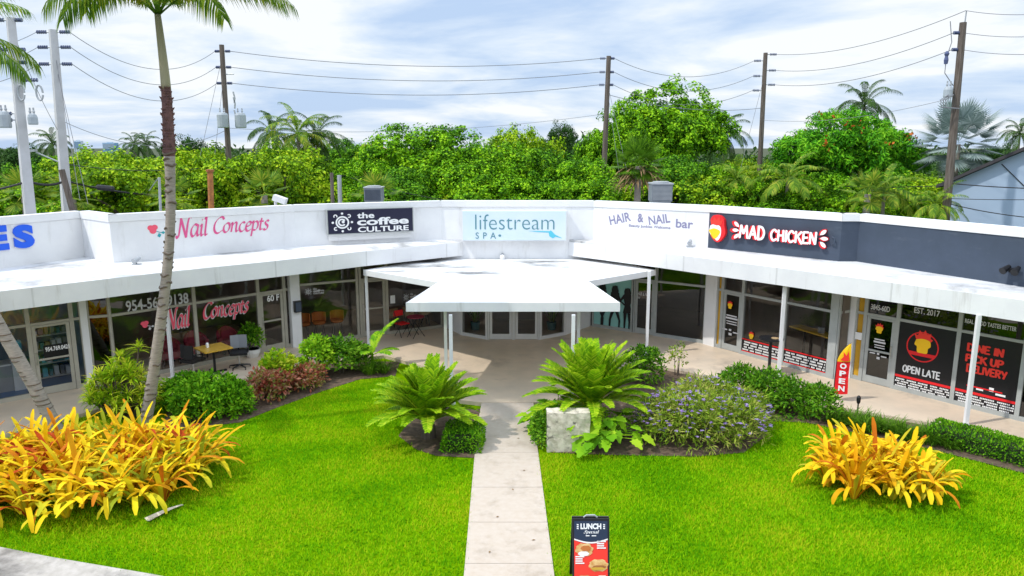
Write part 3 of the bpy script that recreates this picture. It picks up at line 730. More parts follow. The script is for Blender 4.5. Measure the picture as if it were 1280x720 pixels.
def rose(mb_list, pl, cx, cy, s, out):
    """a flower: layered red petals, two leaves and a stem"""
    f, lf = mb_list
    for a, r_, k in ((0, .0, .62), (.6, .38, .5), (2.7, .38, .5), (4.7, .36, .55)):
        V, Fs = disc2(math.cos(a) * r_, math.sin(a) * r_, k, 12, k * .9)
        o = pl.hit(cx, cy, out); f.flat([(x * s, y * s) for x, y in V], Fs, o + pl.n * (.001 * len(f.f)), pl.u, Vector((0, 0, 1)))
    o = pl.hit(cx, cy, out)
    for V in ([(.4, -.5), (1.3, -.8), (1.35, -.72), (.45, -.38)], [(.9, -.75), (.6, -1.3), (1.0, -1.55), (1.25, -1.1)], [(1.2, -.75), (1.6, -.5), (1.9, -.75), (1.6, -1.0)]):
        lf.flat([(x * s, y * s) for x, y in V], [list(range(len(V)))], o + pl.n * (.001 * len(lf.f)), pl.u, Vector((0, 0, 1)))
f, lf = MB(), MB(); rose((f, lf), L2, 181, 405, .13, .01); f.build('flower_decal', M['pinkred'], w1); lf.build('leaf_decal', M['decalgrey'], w1)
L2.decal(d, [textgeo('60 F', .03)], M['decalwhite'], 334, 377.5, 349.5, 8, out=.014)

# coffee shop
c1 = L3.bay(377, 449, tr=2.06); L3.bay(449, 452, tr=None, w=.03); c2 = L3.door(452, 485, handle='L', mid=1.05, tr=2.06); c3 = L3.bay(485, 553, tr=None)
L3.room(4.5, M['interior'])
def sunlogo(cx, cy, s):
    sh = [ring2(cx, cy, .50 * s, .66 * s), ring2(cx - .03 * s, cy, .24 * s, .40 * s, 18, .6, 5.6), disc2(cx + .08 * s, cy + .05 * s, .15 * s, 12)]
    for k in range(8):
        a = k * math.pi / 4; r_ = .92 * s
        if k % 2 == 0: sh.append(disc2(cx + r_ * math.cos(a), cy + r_ * math.sin(a), .12 * s, 10))
        else: sh.append(ring2(cx + r_ * math.cos(a), cy + r_ * math.sin(a), .09 * s, .20 * s, 12, a + .4 - 3.4, a + .4 + 1.2))
    return sh
def shift(g, dx, dy, sx=1, sy=1):
    V, Fs = g; x0 = min(a for a, b in V); y0 = min(b for a, b in V); x1 = max(a for a, b in V); y1 = max(b for a, b in V)
    return [((a - x0) / (x1 - x0) * sx + dx, (b - y0) / (y1 - y0) * sy + dy) for a, b in V], Fs
def serifed(word, bold, space=1.0): return textgeo(word, bold, 0, space)
def coffeesign(): return sunlogo(0, 0, 1) + [shift(textgeo('the', .03), 1.55, .55, 1.75, .6), shift(textgeo('coffee', .06), 1.5, -.28, 5.4, .95), shift(textgeo('CULTURE', .035), 1.6, -.98, 5.3, .52)]
sm = sunlogo(0, 0, 1) + [shift(textgeo('the', .04), 1.4, .5, 1.0, .5), shift(textgeo('coffee', .05), 1.4, -.25, 3.0, .7), shift(textgeo('CULTURE', .03), 1.4, -.9, 3.0, .5)]
L3.decal(c1, sm, M['decalgrey'], 381, 369.5, 405, 8.5)
L3.decal(c3, sm, M['decalgrey'], 504, 377, 524, 10)
g = MB(); lay(g, [rect2(0, 0, 1, 1)], L3, 488, 379.5, 494, 10, .008); g.build('paper_notice', M['decalwhite'], c3)
# wall between the coffee shop and the centre doors, centre bay
cb0, cb1, cb2, cb3 = at(576, 418.5, ZF), at(610, 424.5, ZF), at(674, 424.5, ZF), at(707, 418.5, ZF)
for p, q in ((L3.q, cb0), (cb3, R3.p)): g = MB(); g.wall(p, q, ZF, 2.44, -.15, 0); g.build('recess_wall', M['white'], plaza)
class Bay2(Unit):
    def __init__(s, p, q, fm, glass): Plane.__init__(s, p, q); s.fm, s.glass = M[fm], M[glass]
    def T(s, px): return px
for p, q in ((cb0, cb1), (cb2, cb3)):
    b = Bay2(p, q, 'framewhite', 'glass'); b.bay(0, b.L, tr=2.0, z1=2.45, w=.09)
b = Bay2(cb1, cb2, 'framewhite', 'glass'); h_ = b.L / 2
b.door(0, h_, tr=2.0, z1=2.45, handle='R', mid=None); b.door(h_, b.L, tr=2.0, z1=2.45, handle='L', mid=None)
b.room(3.0, M['interior'], zt=2.44)

# hair and nail bar
m1 = R3.bay(740, 790, tr=None, w=.06, gl=M['teal']); d1 = R3.door(791, 818, tr=1.97, handle='R', mid=None); h1 = R3.bay(818, 880, tr=1.97, topgl=M['glass'])
R3.room(4.5, M['interior'])
pr = Unit(880, 429.5, 893.5, 433.2, 'framegrey'); pr.pier(880, 893.5)
R3.decal(d1, [textgeo('HAIR & NAIL', .02), ([(a, b - .9) for a, b in textgeo('bar', .02)[0]], textgeo('bar', .02)[1])], M['decalgrey'], 797, 373, 812, 8, out=.012)
# three standing figures on the mural: flat black shapes
def lady(v):
    S = []
    S.append(disc2(.02, 1.58, .085, 14, .11))
    S.append(([(-.10, 1.66), (.10, 1.68), (.15, 1.50), (.13, 1.28), (.05, 1.34), (-.06, 1.30), (-.13, 1.36), (-.14, 1.55)], [list(range(8))]))      # hair
    S.append(([(-.05, 1.50), (.07, 1.50), (.18, 1.40), (.16, 1.15), (.12, 1.02), (.20, .72), (-.17, .70), (-.10, 1.02), (-.14, 1.18), (-.17, 1.40)], [list(range(10))]))   # dress
    if v == 0: arms = [[(-.16, 1.41), (-.34, 1.16), (-.30, 1.11), (-.12, 1.28)], [(-.34, 1.16), (-.12, .98), (-.09, 1.04), (-.27, 1.17)], [(.15, 1.40), (.23, 1.08), (.20, .76), (.15, .77), (.16, 1.08), (.11, 1.3)]]
    elif v == 1: arms = [[(-.15, 1.40), (-.22, 1.1), (-.20, .78), (-.15, .80), (-.14, 1.1), (-.1, 1.3)], [(.15, 1.40), (.27, 1.12), (.22, .86), (.17, .88), (.2, 1.1), (.1, 1.28)]]
    else: arms = [[(-.15, 1.40), (-.30, 1.15), (-.2, .95), (-.15, 1.0), (-.22, 1.15), (-.1, 1.28)], [(.15, 1.40), (.24, 1.1), (.24, .8), (.18, .8), (.17, 1.1), (.1, 1.3)]]
    dx = (0, .10, -.12)[v]
    legs = [[(-.15, .71), (0, .71), (-.04 - dx, .38), (-.06 - dx, .08), (-.02 - dx, 0), (-.13 - dx, 0), (-.13 - dx, .36)], [(.02, .71), (.17, .71), (.15 + dx, .36), (.13 + dx, .1), (.19 + dx, .0), (.07 + dx, 0), (.07 + dx, .36)]]
    for a in arms + legs: S.append((a, [list(range(len(a)))]))
    return S
g = MB()
for v, px, h_ in ((2, 752, 62), (1, 767.5, 61), (0, 784 - 1, 60)):
    sh = lady(v); base = R3.hit(px, 409.5 + (px - 752) * .14, .012); top = R3.hit(px, 409.5 + (px - 752) * .14 - h_ + 6, .012); k = (top.z - base.z) / 1.69
    for i, (V, Fs) in enumerate(sh): g.flat([(a * k, b * k) for a, b in V], fix_faces(V, Fs), base + R3.n * (.0006 * i), R3.u, Vector((0, 0, 1)))
g.build('figure_silhouettes', M['decalblack'], m1)

# restaurant, first shopfront
R2.bay(893.5, 900, gl=M['yellow']); d2 = R2.door(900, 925, handle='R', mid=None, gl=M['glassdark'], topgl=M['glass']); r1 = R2.bay(925, 977, tr=1.97); r2 = R2.bay(977, 1034, tr=1.97)
R2.room(4.0, M['interior']); R2.pier(1034, 1041.5, M['framegrey'], o0=-.3, o1=.03)
ret(R2.q, R1.p, 'framegrey', 'glass')
# restaurant, second shopfront
R1.pier(1055, 1063.5); R1.bay(1063.5, 1075, gl=M['yellow']); d3 = R1.door(1075, 1114.5, handle='R', mid=1.0)
s1 = R1.bay(1114.5, 1189, tr=1.97); s2 = R1.bay(1189, 1270, tr=1.97); R1.bay(1270, 1330, tr=1.97); R1.bay(1330, 1420, tr=1.97)
R1.room(4.0, M['interior'])
g = MB(); R1.slab(g, R1.T(1065), R1.T(1073), 1.25, 1.45, .03, .045); g.build('white_plaque', M['decalwhite'], plaza)
# black vinyl behind the lettering on the right windows, white slogan rows along the foot
def zband(u, mb, xa, xb, z0, z1, out): mb.add([u.pt(u.T(xa), z0, out), u.pt(u.T(xb), z0, out), u.pt(u.T(xb), z1, out), u.pt(u.T(xa), z1, out)], [(0, 1, 2, 3)])
def rows(u, win, xa, xb, z0, n, dz, seed):
    rr = random.Random(seed); ta, tb = u.T(xa) + .07, u.T(xb) - .07
    for k in range(n):
        t = ta + rr.uniform(0, .08); z = z0 + k * dz; g = MB()
        while t < tb - .03:
            w = min(rr.uniform(.10, .34), tb - t); x = t
            while x < t + w - .02:           # short dashes stand for the tiny letters
                a = rr.uniform(.022, .034)
                g.add([u.pt(x, z, .012), u.pt(min(x + a, t + w), z, .012), u.pt(min(x + a, t + w), z + dz * .58, .012), u.pt(x, z + dz * .58, .012)], [(0, 1, 2, 3)]); x += a + .010
            t += w + .045
        g.build('slogan_row', M['decalwhite'], win)
for win, xa, xb, sd in ((s1, 1114.5, 1189, 1), (s2, 1189, 1270, 2)):
    g = MB(); g.add([R1.pt(R1.T(xa) + .05, .21, .004), R1.pt(R1.T(xb) - .05, .21, .004), R1.pt(R1.T(xb) - .05, 1.97, .004), R1.pt(R1.T(xa) + .05, 1.97, .004)], [(0, 1, 2, 3)]); g.build('window_film', M['decalblack'], win)
    g = MB(); g.add([R1.pt(R1.T(xa) + .05, .47, .010), R1.pt(R1.T(xb) - .05, .47, .010), R1.pt(R1.T(xb) - .05, .535, .010), R1.pt(R1.T(xa) + .05, .535, .010)], [(0, 1, 2, 3)]); g.build('red_stripe', M['red'], win)
    rows(R1, win, xa, xb, .215, 4, .063, sd)
for win, xa, xb, sd in ((r1, 925, 977, 3), (r2, 977, 1034, 4)):
    g = MB(); g.add([R2.pt(R2.T(xa) + .05, .21, .004), R2.pt(R2.T(xb) - .05, .21, .004), R2.pt(R2.T(xb) - .05, .58, .004), R2.pt(R2.T(xa) + .05, .58, .004)], [(0, 1, 2, 3)]); g.build('window_film', M['decalblack'], win)
    for z in (.20, .585):
        g = MB(); g.add([R2.pt(R2.T(xa) + .05, z, .010), R2.pt(R2.T(xb) - .05, z, .010), R2.pt(R2.T(xb) - .05, z + .035, .010), R2.pt(R2.T(xa) + .05, z + .035, .010)], [(0, 1, 2, 3)]); g.build('red_stripe', M['red'], win)
    rows(R2, win, xa, xb, .255, 4, .082, sd)
R1.decal(s1, strokegeo('OPEN LATE', BRUSH, .2), M['decalwhite'], 1127.5, 464.5, 1176, 10, out=.012)
for s_, xl, yl, xr in (('DINE IN', 1208, 438.5, 1256, ), ('PICK UP', 1206, 452, 1255.5), ('DELIVERY', 1207, 464.5, 1260)):
    R1.decal(s2, strokegeo(s_, BRUSH, .24), M['hotred'], xl, yl, xr, 11, out=.012)
R1.decal(s1, [textgeo('EST. 2017', .02)], M['decalgrey'], 1142.5, 391, 1175, 7.5)
R1.decal(s2, [textgeo('REAL FOOD TASTES BETTER', .02)], M['decalgrey'], 1206, 403.5, 1272, 5.5)
R1.decal(d3, [textgeo('3845-60D', .02)], M['decalgrey'], 1088.5, 386.5, 1112.5, 7)
g = MB()
for a, b, w, h_ in ((1236, 489, 6, 5), (1220, 487, 9, 2), (1244, 494, 13, 2.5)): lay(g, [rect2(0, 0, 1, 1)], R1, a, b, a + w, h_, .012)
g.build('small_icons', M['decalwhite'], s2)
g = MB(); lay(g, [rect2(0, 0, 1, 1)], R1, 1208, 482, 1254, 1.6, .012); g.build('thin_rule', M['red'], s2)
# plain round emblem: red crest over a yellow drop inside a ring
def emblem(u, parent, cx, cy, s, out, ring=True, base='gold'):
    def at2(V, k): return [(a * s, b * s) for a, b in V]
    o = u.hit(cx, cy, out); Z = Vector((0, 0, 1))
    if ring:
        g = MB(); V, Fs = ring2(0, 0, .92, 1.0, 36); g.flat(at2(V, s), fix_faces(V, Fs), o, u.u, Z)
        V = [(-.86, -.38), (.86, -.38), (.74, -.62), (-.74, -.62)]; g.flat(at2(V, s), [[3, 2, 1, 0]], o + u.n * .004, u.u, Z); g.build('emblem_ring', M['red'], parent)
    g = MB(); V = [(-.42, .42), (-.56, .78), (-.34, .74), (-.26, 1.08), (-.04, .88), (.08, 1.14), (.24, .86), (.46, .98), (.44, .66), (.60, .56), (.42, .34), (0, .46)]
    V = [(a, b + (.0 if ring else -.1)) for a, b in V]
    g.flat(at2(V, s), [list(range(len(V)))[::-1]], o + u.n * .003, u.u, Z); g.build('emblem_crest', M['hotred'], parent)
    g = MB(); V = smooth_line([(-.42, .45), (-.5, .12), (-.34, -.02), (-.3, -.36), (0, -.40), (.32, -.36), (.36, -.04), (.5, .12), (.42, .45), (0, .55), (-.42, .45)], 4)[:-1]
    g.flat(at2(V, s), [list(range(len(V)))], o + u.n * .006, u.u, Z); g.build('emblem_body', M[base], parent)
emblem(R1, s1, 1153, 434, .40, .010)
emblem(R1, d3, 1099, 413, .20, .012, ring=False); emblem(R2, d2, 912.5, 383, .18, .012, ring=False); emblem(R2, r1, 939, 421, .17, .010, ring=False)
for d_, u, x, y in ((d3, R1, 1092, 424), (d2, R2, 907, 394)):
    g = MB()
    for i, (dx, dy, w, h_) in enumerate(((1, 0, 13, 1.6), (0, 3.5, 15, 2.2), (1, 7, 13, 1.2), (1, 10, 13, 1.2), (-5, 18, 7, 1.6), (4, 18.5, 3, 2.5), (9, 20.5, 7, 1.6), (3.5, 24, 4, 3))):
        lay(g, [rect2(0, 0, 1, 1)], u, x + dx, y + dy + dx * .2, x + dx + w, h_, .012)
    g.build('small_print', M['decalgrey'], d_)
# ================================================================== SIGNS ON THE PARAPET
class PP(Plane): pass
pES, pNail, pCof, pMid, pHair, pMad, pR = PP(A0, B), PP(Cn, Dn), PP(Dn, E_), PP(E_, G_), PP(G_, I_), PP(I_, J_), PP(K_, L0)
def sign1(name, shapes, m, pl, xl, yl, xr, h, label, out=.004, th=0, cat='sign', **k):
    g = MB(); lay(g, shapes, pl, xl, yl, xr, h, out, th, **k)
    o = Vector((0, 0, 0))
    for v in g.v: o += v
    return tag(g.build(name, m, org=o / len(g.v)), label, cat)
es = sign1('sign_lettering', [textgeo('E', .06)], M['blueletter'], pES, -30, 316.5, 12, 32, 'big blue capital E on white parapet, cut by left picture edge', th=.04, cat='sign letter')
es2 = sign1('sign_lettering', [textgeo('S', .06)], M['blueletter'], pES, 18, 311.5, 44, 30, 'big blue capital S on white parapet left of pink script lettering', th=.04, cat='sign letter')
nl = thing('sign_lettering', pNail.hit(270, 295), 'pink script lettering with red flower on white parapet behind the palm trunk', 'sign')
for wd, xl, yl, xr, h in (('Nail', 219, 297, 262, 25), ('Concepts', 267, 291.5, 338, 20)):
    g = MB(); lay(g, strokegeo(wd, SCRIPT, .085, (.75, .66), .2), pNail, xl, yl, xr, h, .008, ref=(0, .76), level=True); g.build('word', M['pink'], nl)
f, lf = MB(), MB(); rose((f, lf), pNail, 191, 286, .17, .006); f.build('flower', M['pinkred'], nl); lf.build('leaf', M['tealpaint'], nl)
# coffee shop box sign
pc = Plane(pCof.hit(409, 280, .25), pCof.hit(517, 280, .25))
cs = thing('box_sign', pCof.hit(462, 300), 'dark navy box sign with white sun swirl and coffee lettering on white parapet', 'sign')
zt, zb = pCof.hit(409, 262, .25).z, pCof.hit(409, 294, .25).z
g = MB(); t0, t1 = 0, pc.L; g.wall(pc.p, pc.q, zb, zt, -.2, 0); g.build('cabinet', M['framegrey'], cs)
g = MB(); g.wall(pc.pt(.03, 0), pc.pt(pc.L - .03, 0), zb + .03, zt - .03, 0, .008); g.build('sign_face', M['navy'], cs)
g = MB(); lay(g, sunlogo(0, 0, 1), pc, 415, 291, 442, 25, .012); g.build('swirl_emblem', M['decalwhite'], cs)
for wd, b, xl, yl, xr, h in (('the', .028, 446.5, 273.2, 468, 7.3), ('coffee', .032, 446.5, 282, 511, 9.5), ('CULTURE', .028, 447.5, 290.5, 511, 6.8)):
    g = MB(); lay(g, [textgeo(wd, b)], pc, xl, yl, xr, h, .012); g.build('word', M['decalwhite'], cs)
g = MB(); g.wall(pc.pt(.05, 0), pc.pt(pc.L - .05, 0), zb - .22, zb - .004, -.22, -.16); g.build('mounting_rail', M['fascia'], cs)
# spa sign
ps = Plane(pMid.hit(577.5, 280, .3), pMid.hit(708.5, 280, .3))
zt, zb = pMid.hit(640, 263, .3).z, pMid.hit(640, 301.5, .3).z
sp = thing('wall_sign', pMid.hit(640, 300, .3), 'pale blue white spa sign panel with thin teal lettering above the entrance canopy', 'sign')
g = MB(); g.wall(ps.p, ps.q, zb, zt, -.29, -.04); g.build('cabinet', M['whitetrim'], sp)
g = MB(); g.wall(ps.pt(.03, 0), ps.pt(ps.L - .03, 0), zb + .03, zt - .03, -.04, 0); g.build('sign_face', M['bluewhite'], sp)
g = MB(); lay(g, [textgeo('lifestream', -.012)], ps, 594, 287, 693, 19, .006); g.build('word', M['slate'], sp)
g = MB(); lay(g, [textgeo('S P A', .008, space=1.15)], ps, 594.5, 298.5, 620, 8, .006); g.build('word', M['slate'], sp)
g = MB(); lay(g, [disc2(0, 0, 1)], ps, 623, 296, 626.5, 3, .006); g.build('registered_mark', M['slate'], sp)
g = MB(); V = [(0, .92), (.62, .90), (.66, .98), (.70, .86), (.78, .55), (1.0, .12), (.80, .30), (.72, .12), (.62, .35), (.60, .74), (.3, .80)]
lay(g, [(V, [list(range(len(V)))])], ps, 660, 298, 703, 10, .006); g.build('wave_mark', M['aqua'], sp)
# hair and nail bar painted lettering
hn = thing('sign_lettering', pHair.hit(810, 290), 'grey lilac tilted painted lettering on white parapet right of the spa sign', 'sign')
for wd, xl, yl, xr, h, dy, b in (('HAIR', 763, 281.5, 789, 11, -5.5, .02), ('&', 797, 278, 804.5, 11, 0, .03), ('NAIL', 811.5, 281.5, 838, 11, -3.5, .02), ('bar', 844.5, 284.5, 866, 11, 1.6, .02)):
    V, Fs = textgeo(wd, b); x0, x1 = min(p[0] for p in V), max(p[0] for p in V)
    a, b_ = pHair.hit(xl, yl, .006), pHair.hit(xr, yl + dy, .006); wdt = (Vector((b_.x, b_.y)) - Vector((a.x, a.y))).length; k = wdt / (x1 - x0); s_ = (b_.z - a.z) / wdt
    hh = pHair.hit(xl, yl - h, .006).z - a.z; y0, y1 = min(p[1] for p in V), max(p[1] for p in V)
    g = MB(); Vn = [((p - x0) * k - (q - y0) / (y1 - y0) * hh * s_, (q - y0) / (y1 - y0) * hh + (p - x0) * k * s_) for p, q in V]
    g.flat(Vn, Fs, a, pHair.u, Vector((0, 0, 1))); g.build('word', M['lilac'], hn)
g = MB(); lay(g, [textgeo('Beauty Junkies Welcome', .02)], pHair, 786, 284.5, 838, 4.5, .006); g.build('motto', M['lilac'], hn)
# restaurant channel letters
mc = thing('channel_letter_sign', pMad.hit(975, 300), 'white brush channel letters with red sides on charcoal parapet', 'sign')
for wd, xl, yl, xr, yr, h in (('MAD', 923, 298.2, 956, 301.4, 18.5), ('CHICKEN', 962, 302, 1021, 308, 17)):
    geo = strokegeo(wd, BRUSH, .2)
    for nm, m_, out, th in (('letter_sides', M['red'], .012, .10), ('letter_faces', M['decalwhite'], .128, 0)):
        g = MB(); gg = strokegeo(wd, BRUSH, .25 if th else .19); lay(g, gg, pMad, xl, yl, xr, h, out, th)
        g.build(nm, m_, mc)
def petal(mb, pl, x, y, a, L, W, out, th):
    o = pl.hit(x, y, out); k = 1 / 42.0
    ca, sa = math.cos(a), math.sin(a); V = smooth_line([(0, 0), (.4, .5), (.8, .42), (1, 0), (.8, -.42), (.4, -.5), (0, 0)], 3)[:-1]
    V = [((p * L * ca - q * W * sa) * k, (p * L * sa + q * W * ca) * k) for p, q in V]
    mb.flat(V, [list(range(len(V)))], o, pl.u, Vector((0, 0, 1)), pl.n if th else None, th)
for side, cx, cy in ((-1, 924, 288), (1, 1025, 298)):
    for da in (-.75, 0, .75):
        a = (math.pi if side < 0 else 0) + da
        g = MB(); petal(g, pMad, cx, cy + (-4 if (da > 0) == (side > 0) and da else (4 if da else 0)), a, 11, 5.5, .012, .1); g.build('splash_side', M['red'], mc)
        g = MB(); petal(g, pMad, cx, cy + (-4 if (da > 0) == (side > 0) and da else (4 if da else 0)), a, 9.5, 4.2, .125, 0); g.build('splash_face', M['decalwhite'], mc)
em = thing('emblem_sign', pMad.hit(899, 286), 'raised red and yellow emblem at the left end of charcoal parapet', 'sign')
o = pMad.hit(898, 287, .012); Z = Vector((0, 0, 1))
sc_ = .024
def pxs(pts): return [((a - 898) * sc_, (287 - b) * sc_) for a, b in pts]
V = pxs(smooth_line([(889, 273), (893, 268), (902, 268), (908, 273), (909, 281), (911, 290), (907, 298), (901, 303), (894, 300), (889, 292), (890, 282), (889, 273)], 3)[:-1])
g = MB(); g.flat(V, [list(range(len(V)))[::-1]], o, pMad.u, Z, pMad.n, .13); g.build('red_back', M['red'], em)
V = pxs(smooth_line([(889, 282), (893, 280), (902, 281), (905, 287), (904, 296), (900, 301), (895, 297), (888, 291), (889, 282)], 3)[:-1])
g = MB(); g.flat(V, [list(range(len(V)))[::-1]], o + pMad.n * .137, pMad.u, Z); g.build('white_face', M['decalwhite'], em)
V = pxs(smooth_line([(887, 288), (895, 285), (904, 289), (896, 299), (887, 288)], 4)[:-1])
g = MB(); g.flat(V, [list(range(len(V)))[::-1]], o + pMad.n * .142, pMad.u, Z); g.build('yellow_patch', M['gold'], em)
V = pxs([(890, 279), (889, 274), (893, 275), (894, 269), (898, 274), (902, 269), (903, 275), (907, 273), (905, 280), (898, 281)])
g = MB(); g.flat(V, [list(range(len(V)))], o + pMad.n * .142, pMad.u, Z); g.build('crest', M['hotred'], em)

# ================================================================== ROOF EQUIPMENT
def ac(px, py, wpx, hpx, Y, label, fan):
    c = atY(px, py, Y); k = Y / F; w, h = wpx * k, hpx * k; zb = c.z
    t = thing('air_conditioner', (c.x, Y, zb), label, 'air conditioner')
    g = MB(); g.box(c.x - w / 2, c.x + w / 2, Y - w / 2, Y + w / 2, zb, zb + h * .9); g.build('cabinet', M['acgrey'], t)
    g = MB()
    n = 11
    for i in range(n):                       # louvre fins on the front and side
        z = zb + h * (.08 + .74 * i / n); g.box(c.x - w * .46, c.x + w * .46, Y - w / 2 - .02, Y - w / 2 + .01, z, z + h * .03)
    g.build('louvres', M['galv'] if fan else M['charcoal'], t)
    g = MB(); g.box(c.x - w * .54, c.x + w * .54, Y - w * .54, Y + w * .54, zb + h * .9, zb + h * .97); g.tube([(c.x, Y, zb + h * .96), (c.x, Y, zb + h * 1.04)], w * .4, 18); g.build('top_grille', M['galv'], t)
    g = MB(); g.box(c.x - w * .45, c.x + w * .45, Y - w * .45, Y + w * .45, 3.49, zb); g.build('support_frame', M['galv'], t)
ac(468, 251, 21, 18, 28.5, 'grey square condenser unit on the roof above the navy coffee sign', False)
ac(825, 251, 25, 23, 28.5, 'pale grey condenser unit on the roof above the grey lilac lettering', True)
def pole1(name, m, px, y0, y1, Y, r, label, cat, zb=None):
    a, b = atY(px, y1, Y), atY(px, y0, Y); g = MB(); g.tube([(a.x, Y, zb if zb is not None else a.z), (b.x, Y, b.z)], r, 8)
    return g
zR = 3.49
g = pole1('x', None, 262.5, 214, 258, 25, .10, '', '', zR); a = atY(262.5, 214, 25); g.tube([(a.x, 25, a.z - .02), (a.x, 25, a.z + .06)], .14, 8)
tag(g.build('vent_pipe', M['orangepipe'], org=(a.x, 25, zR)), 'rusty orange vent pipe standing on the roof right of palm trunk', 'pipe')
g = pole1('x', None, 199, 222, 262, 25, .045, '', '', zR); a = atY(198, 222, 25); g.tube([(a.x, 25, a.z), (a.x - .5, 25.3, a.z - .45)], .012, 5)
tag(g.build('mast_pole', M['galv'], org=(a.x, 25, zR)), 'thin grey steel mast on the roof left of palm trunk', 'pole')
g = pole1('x', None, 414.5, 216, 252, 31, .075, '', '', 0); tag(g.build('service_post', M['woodpole'], org=atY(414.5, 252, 31)), 'short brown wooden post behind the roof left of the condenser', 'post')
g = pole1('x', None, 424, 219, 252, 31, .09, '', '', 0); tag(g.build('service_post', M['galv'], org=atY(424, 252, 31)), 'short grey green metal post behind the roof beside the brown post', 'post')
c = atY(346, 249, 24.6)
t = thing('floodlight', (c.x, 24.6, c.z - .35), 'white floodlight head on the parapet above the pink script lettering', 'light')
g = MB(); g.tube([(c.x - .05, 24.6, zR), (c.x - .05, 24.6, c.z)], .05, 8); g.build('stem', M['whitetrim'], t)
g = MB(); g.obox((c.x + .12, 24.55, c.z + .0), (.20, 0, -.07), (0, .14, 0), (.03, 0, .09)); g.build('lamp_head', M['whitetrim'], t)
c = pMid.hit(628, 318, .06)
t = thing('wall_lamp', c, 'small round white lamp under the spa sign panel', 'lamp')
g = MB(); g.tube([c - pMid.n * .07, c + pMid.n * .02], .05, 10); g.build('wall_plate', M['galv'], t)
g = MB(); g.lathe((c.x, c.y - .1, c.z - .09), [(.0, -.1), (.07, -.07), (.095, 0), (.07, .07), (.02, .1)], 12); g.build('globe', M['whitetrim'], t, smooth=True)
def roofspot(px, py, z, label, dark=False):
    c = at(px, py, z); t = thing('roof_spotlight', c, label, 'light')
    g = MB(); g.box(c.x - .1, c.x + .1, c.y - .08, c.y + .08, z, z + .05); g.tube([(c.x, c.y, z + .05), (c.x, c.y, z + .16)], .02, 6); g.build('bracket', M['galv'] if not dark else M['black'], t)
    g = MB(); g.tube([(c.x - .03, c.y - .10, z + .13), (c.x + .04, c.y + .10, z + .20)], [.08, .055], 10); g.build('lamp_head', M['galv'] if not dark else M['black'], t)
roofspot(171, 332, 3.27, 'small grey spotlight on canopy roof below the red flower')
roofspot(862, 309, 3.3, 'small grey spotlight on canopy roof below the lilac lettering')
c = pR.hit(1267, 338, .08)
t = thing('wall_floodlight', c, 'small black floodlight fixed to the charcoal parapet at right edge', 'light')
g = MB(); g.obox(c, pR.u * .07, pR.n * .08, Vector((0, 0, .05))); g.build('bracket', M['black'], t)
for s_ in (-1, 1): g = MB(); g.tube([c + pR.u * .1 * s_ + Vector((0, 0, .08)), c + pR.u * .13 * s_ + pR.n * .22 + Vector((0, 0, -.02))], [.05, .085], 10); g.build('lamp_head', M['black'], t)
g = MB(); g.tube([pMad.hit(1040, 296, .03), pMad.hit(1043, 298, .09), pMad.hit(1043, 304, .09), pMad.hit(1040, 306, .03)], .02, 6)
tag(g.build('conduit_hook', M['charcoal'], org=pMad.hit(1041, 300, .05)), 'small dark conduit loop right of the red and white channel letters', 'conduit')

# ================================================================== PATIO FURNITURE AND SIGNS
def armchair(c, rz, label):
    t = thing('armchair', (0, 0, 0), label, 'armchair')
    g = MB()
    for i in range(15):
        a = R(-10 + 200 * i / 14)
    pts = [(.36 * math.cos(R(-15 + 210 * i / 12)), .34 * math.sin(R(-15 + 210 * i / 12))) for i in range(13)]
    ins = [(p[0] * .72, p[1] * .70) for p in pts]
    for i in range(12):
        zz = [.58 + .26 * math.sin(math.pi * max(0, min(1, (j - 1) / 10))) for j in (i, i + 1)]
        g.prism([ins[i], pts[i], pts[i + 1], ins[i + 1]], .12, [zz[0], zz[0] - .03, zz[1] - .03, zz[1]])
    g.build('backrest', M['burgundy'], t, smooth=False)
    g = MB(); g.prism([(.25 * math.cos(2 * math.pi * i / 16), -.02 + .26 * math.sin(2 * math.pi * i / 16)) for i in range(16)], .2, .44); g.build('seat', M['burgundy'], t)
    for x, y in ((-.24, -.15), (.24, -.15), (-.2, .24), (.2, .24)): g = MB(); g.tube([(x, y, 0), (x * .95, y * .95, .16)], .025, 6); g.build('leg', M['black'], t)
    t.location = c; t.rotation_euler = (0, 0, rz); return t
uang = math.atan2(L2.u.y, L2.u.x)
def inside(u, px, depth, z=ZF + .008):
    p = u.pt(u.T(px), z, -depth); return p
for px, dp, lb in ((226, .75, 'burgundy tub armchair behind the salon glass, left of the yellow table'), (262, .85, 'burgundy tub armchair behind the salon glass, behind the yellow table'), (300, .7, 'burgundy tub armchair behind the salon glass, nearest the white plant pot')):
    armchair(inside(L2, px, dp), uang, lb)
# yellow table
c = at(269, 466, ZF); t = thing('pedestal_table', c, 'square yellow pedestal table on the patio outside the nail salon', 'table')
u, n = L2.u, L2.n; zt = ZF + .74
g = MB(); g.obox((c.x, c.y, zt), u * .40, n * .40, (0, 0, .018)); g.build('tabletop', M['yellowtop'], t)
g = MB(); g.tube([(c.x, c.y, ZF + .04), (c.x, c.y, zt - .02)], .038, 8); g.build('pedestal', M['black'], t)
g = MB(); g.obox((c.x, c.y, ZF + .025), u * .34, n * .035, (0, 0, .024)); g.obox((c.x, c.y, ZF + .023), u * .035, n * .34, (0, 0, .022)); g.build('foot', M['black'], t)
g = MB(); q = c + u * -.12 + n * -.1; g.lathe((q.x, q.y, zt + .018), [(.04, 0), (.045, .1), (.03, .14), (.0, .15)], 10)
tag(g.build('condiment_jar', M['decalwhite'], org=(q.x, q.y, zt + .018)), 'small white jar standing on the yellow pedestal table', 'jar')
